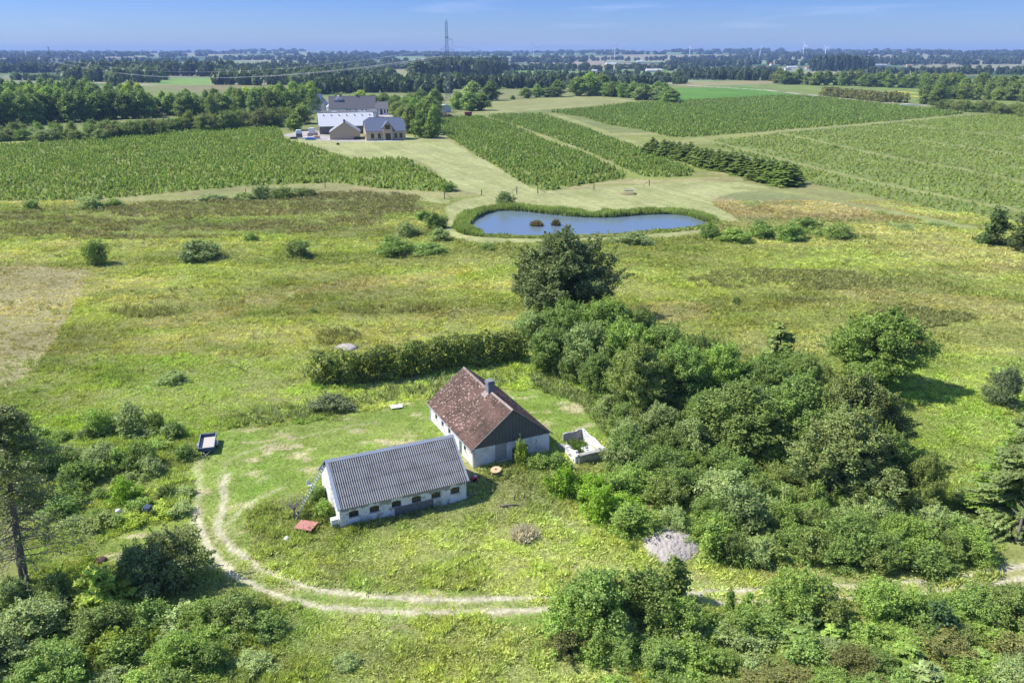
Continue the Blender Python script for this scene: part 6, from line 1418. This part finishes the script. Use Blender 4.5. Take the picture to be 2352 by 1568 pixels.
m = MB(); m.box(8, 12, 4, 8, 4.51, 4.6); m.box(28, 34, 5, 9, 4.51, 4.6); m.build('roof_window', M['tarp'], root); tag(root, 'flat dark roofed sheds between the farm buildings', 'shed')
a = G(1012, 259); gable_house('field_shed', 'small pale shed standing by trees below the pylon', a[0] + 8.5, a[1], math.pi / 2 + .3, 9, 8, 5.0, 6.5, M['paleroof'], M['tarp'], cat='shed')
# log pile, red spreader, horse trailer, stored things
b = G(984, 273); lg = MB(); rr = random.Random(6)
for i in range(300):
    u = rr.random(); hmax = 4.6 * math.sin(math.pi * min(max(u, .03), .97)) ** .45; zz = rr.uniform(.2, hmax); xx_ = u * 19; yy_ = rr.uniform(0, 4) * (1 - .5 * zz / 5); an = rr.uniform(-.4, .4)
    lg.tube([(xx_, yy_ - 1, zz), (xx_ + math.sin(an) * 2, yy_ + 1.5, zz + rr.uniform(-.1, .3))], rr.uniform(.14, .3), 6)
o = lg.build('log_pile', M['logs'], None, False, (b[0], b[1], 0), .1); tag(o, 'long pile of firewood logs beside the garden trees', 'log pile')
b = G(1069, 270); root = empty('farm_wagon', (b[0], b[1], 0), .2); m = MB(); m.prism([(0, 1.3), (4.8, 1.3), (5.3, 3.9), (-.5, 3.9)], 1, 0, 2.4); m.build('hopper', M['rust'] if False else mat('dull_red', (.32, .05, .04), .6, noise=(1, .3, (.24, .04, .04))), root)
for s in (1.0, 3.8):
    for q in (-.1, 2.3):
        m = MB(); n = 14; vs = [(s + .65 * math.cos(6.283 * k / n), q + w_, .65 + .65 * math.sin(6.283 * k / n)) for w_ in (-.12, .28) for k in range(n)]; m.add(vs, [tuple(range(n)), tuple(range(n, 2 * n))] + [(k, (k + 1) % n, n + (k + 1) % n, n + k) for k in range(n)]); m.build('wheel', M['rubber'], root)
m = MB(); m.box(.5, 4.3, .6, 1.8, 1.0, 1.29); m.tube([(-1.6, 1.2, .8), (.5, 1.2, 1.1)], .1, 6); m.build('chassis', M['steel'], root)
tag(root, 'red farm wagon parked at the edge of the nursery field', 'wagon')
b = G(681, 318); root = empty('horse_trailer', (b[0], b[1], 0), .3); m = MB(); m.box(0, 3.4, 0, 4, .5, 2.6); m.build('body', M['darkroof'], root); m = MB(); m.prism([(0, 2.61), (3.4, 2.61), (3.4, 4.0), (3.0, 4.5), (.4, 4.5), (0, 4.0)], 1, 0, 4); m.build('hood', M['tarp'], root)
for s in (-.15, 3.45):
    m = MB(); n = 12; vs = [(s + w_, 1.8 + .45 * math.cos(6.283 * k / n), .45 + .45 * math.sin(6.283 * k / n)) for w_ in (-.12, .12) for k in range(n)]; m.add(vs, [tuple(range(n)), tuple(range(n, 2 * n))] + [(k, (k + 1) % n, n + (k + 1) % n, n + k) for k in range(n)]); m.build('wheel', M['rubber'], root)
tag(root, 'horse trailer with white hood and dark body in the farm yard', 'trailer')
def junk(name, cx, cy, w_, h_, d_, m_, label, cat, rot=0.0):
    b = G(cx, cy); r = w_ * b[1] / FPX; m = MB(); k = r * .12; m.prism([(-r / 2, 0), (r / 2, 0), (r / 2, h_ * .8), (r / 2 - k, h_), (-r / 2 + k, h_), (-r / 2, h_ * .8)], 1, 0, d_); m.box(-r / 2 + k * 2, r / 2 - k * 2, .2 * d_, .8 * d_, h_ + .002, h_ + .12)
    o = m.build(name, m_, None, False, (b[0], b[1], float(T(*b))), rot); tag(o, label, cat)
junk('tarpaulin', 712, 322, 20, 1.2, 3, M['bluetarp'], 'blue tarpaulin over stored goods at the edge of the farm yard', 'tarpaulin')
junk('silage_bale', 700, 320, 16, .8, 3, M['tarp'], 'white sheet at the edge of the farm yard left of the blue tarpaulin', 'sheet')
junk('stack_of_timber', 728, 319, 14, 1.6, 3, M['palewood'], 'stack of timber beside the brick outbuilding', 'timber', .4)
junk('stack_of_timber', 715, 313, 18, 1.8, 4, M['greywood'], 'grey stack of planks in the middle of the farm yard', 'timber', -.2)
junk('flat_cart', 673, 320, 14, 1.0, 3, M['frame_d'], 'dark low cart at the left side of the farm yard', 'cart')
junk('white_van', 716, 305, 14, 2.6, 5, M['tarp'], 'white vehicle beside the long farm building', 'vehicle', .2)
junk('parked_car', 796, 320.5, 13, 1.9, 2.4, M['bluepaint'], 'dark blue car parked against the brick outbuilding', 'car')
junk('garden_furniture', 820, 321, 14, 1.4, 2.4, M['frame_d'], 'dark garden furniture between the two brick houses', 'furniture')
junk('plastic_sheeting', 655, 277, 22, 1.5, 14, M['tarp'], 'white plastic sheeting among trees left of the farm', 'sheeting', .3)
junk('plastic_sheeting', 668, 284, 14, 1.2, 6, M['tarp'], 'smaller white sheeting among trees left of the farm', 'sheeting', .1)
junk('concrete_pad', 2095, 241.5, 50, .5, 3, M['tarp'], 'long white slab beside the gravel road at the right', 'slab')
for cx, cy, lb in ((776, 333, 'small dark box on the farm lawn'),): junk('feed_box', cx, cy, 6, .9, 1, M['frame_d'], lb, 'box')
plant('bush', 945 - 0, 379 - 0, 366, 12, 'mid', 'lawn_shrub', 'tiny shrub on the farm lawn', 'shrub') if False else None
b = G(945, 372); 
plant('bush', 945, 372, 366, 10, 'mid', 'lawn_shrub', 'tiny shrub on the farm lawn', 'shrub')
# village and distant buildings
VIL = [(1764, 161, 26, 8, 'redroof', 'church'), (1690, 165, 9, 6, 'redroof', 'white cottage with red roof'), (1680, 165, 8, 6, 'darkroof', 'white cottage with dark roof'),
 (1735, 158, 9, 6, 'redroof', 'cottage among village trees'), (1812, 162, 14, 6, 'darkroof', 'low dark roofed house in the village'), (1838, 160, 12, 7, 'darkroof', 'dark roofed house near the village middle'),
 (1858, 160, 12, 9, 'redroof', 'orange roofed house at the right end of the village'), (1870, 161, 10, 8, 'greytile', 'grey roofed house at the right end of the village'), (1820, 156, 20, 5, 'paleroof', 'pale roofed shed behind the village'),
 (2020, 154, 44, 9, 'greytile', 'large grey hall beyond the tree belt'), (2090, 153, 14, 6, 'redroof', 'red roofed farm right of the grey hall'),
 (1580, 162, 40, 5, 'tarp', 'long white roofed hall left of the village'), (1503, 166, 34, 8, 'ply', 'long tan roofed hall above the field'), (1410, 150, 30, 6, 'tarp', 'white roofed farm in the far fields'),
 (1470, 147, 12, 8, 'tarp', 'small white farm among far trees'), (1204, 160, 12, 8, 'tarp', 'small white house on the slope'), (1365, 166, 12, 6, 'paleroof', 'grey roofed house half hidden by trees'),
 (78, 157, 14, 9, 'paleroof', 'white house at the wood edge far left'), (99, 157, 9, 12, 'tarp', 'bright white tank at the wood edge far left'),
 (2010, 136, 60, 10, 'tarp', 'long white factory roof near the horizon'), (2080, 137, 40, 9, 'paleroof', 'second pale factory roof near the horizon'), (2040, 138, 26, 16, 'darkroof', 'dark factory block between the pale roofs'),
 (1170, 131, 34, 12, 'tarp', 'white greenhouse roof at the horizon left of centre'), (930, 132, 26, 12, 'tarp', 'white farm at the horizon above the wood'), (2185, 146, 40, 6, 'redroof', 'low red roofed farm at the far right')]
for cx, cy, w_, h_, rm, lb in VIL:
    b = G(cx, max(cy, 132)); Y = b[1]; Wd = w_ * Y / FPX
    if lb == 'church':
        root = gable_house('church', 'white church with red roof and tower in the village', b[0] - Wd / 2, b[1], .25, Wd * .8, 10, 6, 11, M['limewash'], M['redroof'], cat='church')
        m = MB(); m.box(Wd * .8, Wd * .8 + 9, 0, 9, 0, 17); m.build('tower', M['limewash'], root); m = MB(); m.prism([(Wd * .8 - .3, 17.01), (Wd * .8 + 9.3, 17.01), (Wd * .8 + 4.5, 21)], 1, -.3, 9.3); m.build('tower_roof', M['redroof'], root)
    else:
        gable_house('distant_building', lb, b[0] - Wd / 2, b[1], rw.uniform(-.3, .3), Wd, min(Wd * .6, 26), h_ * .55, h_ * 1.1, M['limewash'], M[rm], cat='building')

# --- pylons, wires, turbines -------------------------------------------
def pylon(cx, base, topy, label, lean=1.0, arm=1):
    b = G(cx, base); Hh_ = top_height(b[1], topy); g0 = float(T(*b)); Hh_ -= g0; root = empty('pylon', (b[0], b[1], g0)); k = Hh_ / 84.0
    def wd(z): t = z / Hh_; return (2.3 * (1 - t) + 1.1 * t) * k * (1 if t > .12 else 1 + (.12 - t) * 2)
    n = 24; legs = [MB() for _ in range(4)]; br = MB(); zs = [Hh_ * i / n for i in range(n + 1)]; th = .16 * k
    for i, (sx, sy) in enumerate(((1, 1), (-1, 1), (-1, -1), (1, -1))):
        legs[i].tube([(sx * wd(z), sy * wd(z), z) for z in zs], th, 4); legs[i].build('leg', M['steel'], root)
    for i in range(n):
        c0 = [(sx * wd(zs[i]), sy * wd(zs[i]), zs[i]) for sx, sy in ((1, 1), (-1, 1), (-1, -1), (1, -1))]; c1 = [(sx * wd(zs[i + 1]), sy * wd(zs[i + 1]), zs[i + 1]) for sx, sy in ((1, 1), (-1, 1), (-1, -1), (1, -1))]
        for q in range(4):
            br.tube([c0[q], c1[(q + 1) % 4]], th * .65, 3, False); br.tube([c0[(q + 1) % 4], c1[q]], th * .65, 3, False); br.tube([c1[q], c1[(q + 1) % 4]], th * .5, 3, False)
    br.build('bracing', M['steel'], root); att = []
    for z, x0, x1 in ((.655 * Hh_, -7.4 * k, 7.4 * k), (.775 * Hh_, 0, 6.2 * k)):
        m = MB()
        for sy in (-1, 1):
            for xe in (x0, x1):
                if xe == 0: continue
                m.tube([(xe, 0, z), (math.copysign(wd(z), xe), sy * wd(z), z)], th * .8, 4); m.tube([(xe, 0, z), (math.copysign(wd(z), xe), sy * wd(z), z + 2.6 * k)], th * .8, 4)
        m.build('cross_arm', M['steel'], root)
        for xe in ((x0, x0 * .5, x1) if x0 else (x1,)):
            ins = MB(); ins.tube([(xe, 0, z), (xe, 0, z - 7.0 * k)], .13 * k, 5); ins.build('insulator', M['steel'], root); att.append(Vector((b[0] + xe, b[1], g0 + z - 7.0 * k)))
    m = MB(); m.box(-1.5 * k, 1.5 * k, -1.5 * k, 1.5 * k, Hh_ * .80, Hh_ * .81); m.tube([(0, 0, Hh_), (0, 0, Hh_ * 1.03)], .3 * k, 5); m.build('platform', M['steel'], root)
    tag(root, label, 'pylon'); return att, b
A0, pb0 = pylon(1029.6, 231, 50, 'tall lattice power pylon rising above the horizon in the middle')
A1, pb1 = pylon(124, 182, 108, 'smaller lattice pylon standing behind the left wood')
A2, pb2 = pylon(2173, 150, 111, 'distant lattice pylon on the right above the tree belt')
_, _ = pylon(2323, 140, 111, 'very distant pylon near the right edge')
def wires(A, B, sag, label):
    m = MB()
    for a, b_ in zip(A, B): m.tube([tuple(a.lerp(b_, t) - Vector((0, 0, sag * 4 * t * (1 - t)))) for t in np.linspace(0, 1, 25)], .11, 4, False)
    o = m.build('power_line', M['wire'], None); tag(o, label, 'power line')
wires(A0, A1, 26, 'power lines running from the tall pylon to the left pylon')
wires(A0, A2, 60, 'power lines running from the tall pylon to the distant right pylon')
b = G(2001, 140); m = MB(); m.tube([(0, 0, -5), (0, 0, top_height(b[1], 110))], [3, 1], 6); o = m.build('mast', M['steel'], None, False, (b[0], b[1], 0)); tag(o, 'thin dark mast near the horizon on the right', 'mast')
def turbine(cx, hub, base, blade_px, ang, label, D=5600.0):
    a = math.atan((cx - 1176) / FPX / math.cos(PITCH) * 1.0); u = (cx - 1176) / FPX; g_ = G(cx, 131); x_, y_ = g_ / g_[1] * D; zg = float(T(x_, y_)); zh = top_height(D, hub); bl = blade_px * D / FPX
    root = empty('wind_turbine', (x_, y_, zg), ang); m = MB(); hh = zh - zg; m.tube([(0, 0, -3), (0, 0, hh)], [3.0, 1.9], 10); m.build('tower', M['turbine'], root)
    m = MB(); m.box(-2.0, 2.0, -4, 6, hh - 1.5, hh + 2.2); m.build('nacelle', M['turbine'], root)
    m = MB(); m.tube([(0, -4.05, hh), (0, -6.5, hh)], [2.0, .8], 10); hb = m.build('hub', M['turbine'], root)
    for k in range(3):
        q = 1.4 + ang * 3 + k * 2.0944; d = Vector((math.cos(q), 0, math.sin(q))); s = Vector((-math.sin(q), 0, math.cos(q))); m = MB(); o_ = Vector((0, -5.2, hh))
        pr = [(.0, 1.1), (.12, 2.0), (.3, 1.9), (.7, 1.2), (1.0, .4)]; v = []; f = []
        for t, w_ in pr: c_ = o_ + d * bl * t; v += [tuple(c_ - s * w_), tuple(c_ + s * w_), tuple(c_ + s * w_ * .6 + Vector((0, .7, 0))), tuple(c_ - s * w_ * .6 + Vector((0, .7, 0)))]
        for i in range(4):
            for e in range(4): f.append((i * 4 + e, i * 4 + (e + 1) % 4, i * 4 + 4 + (e + 1) % 4, i * 4 + 4 + e))
        f += [(0, 3, 2, 1), (16, 17, 18, 19)]; m.add(v, f); m.build('blade', M['turbine'], root)
    tag(root, label, 'wind turbine', 'wind turbines along the horizon')
for cx, hub, base, bp_, ang, lb in ((1226, 109, 133, 14, .2, 'wind turbine nearest to the tall pylon'), (1412, 108, 134, 13, .5, 'second wind turbine to the right of the tall pylon'), (1584, 108, 131, 11, .9, 'third wind turbine, above the middle of the far fields'),
    (1745, 112, 133, 8, 1.3, 'small distant wind turbine left of the brightest one'), (1844, 106, 136, 12, 2.0, 'brightest and largest wind turbine, above the village'), (1895, 110, 134, 9, 2.6, 'wind turbine just right of the brightest one'), (60, 119, 128, 6, 1.1, 'tiny wind turbine on the horizon at the far left')):
    turbine(cx, hub, base, bp_, ang, lb)

# ------------------------------------------------------------------ haze
hm = bpy.data.materials.new('haze'); hm.use_nodes = True; n = hm.node_tree; n.nodes.remove(n.nodes['Principled BSDF']); pv = n.nodes.new('ShaderNodeVolumePrincipled')
pv.inputs['Color'].default_value = (.36, .56, 1.0, 1); pv.inputs['Density'].default_value = 7.5e-5; pv.inputs['Anisotropy'].default_value = 0.0
n.links.new(pv.outputs['Volume'], n.nodes['Material Output'].inputs['Volume'])
m = MB(); m.box(-15900, 15900, -390, 15900, -12, 170); o = m.build('haze', hm); o['kind'] = 'stuff'; o['label'] = 'blue summer haze over the far fields'; o['category'] = 'haze'
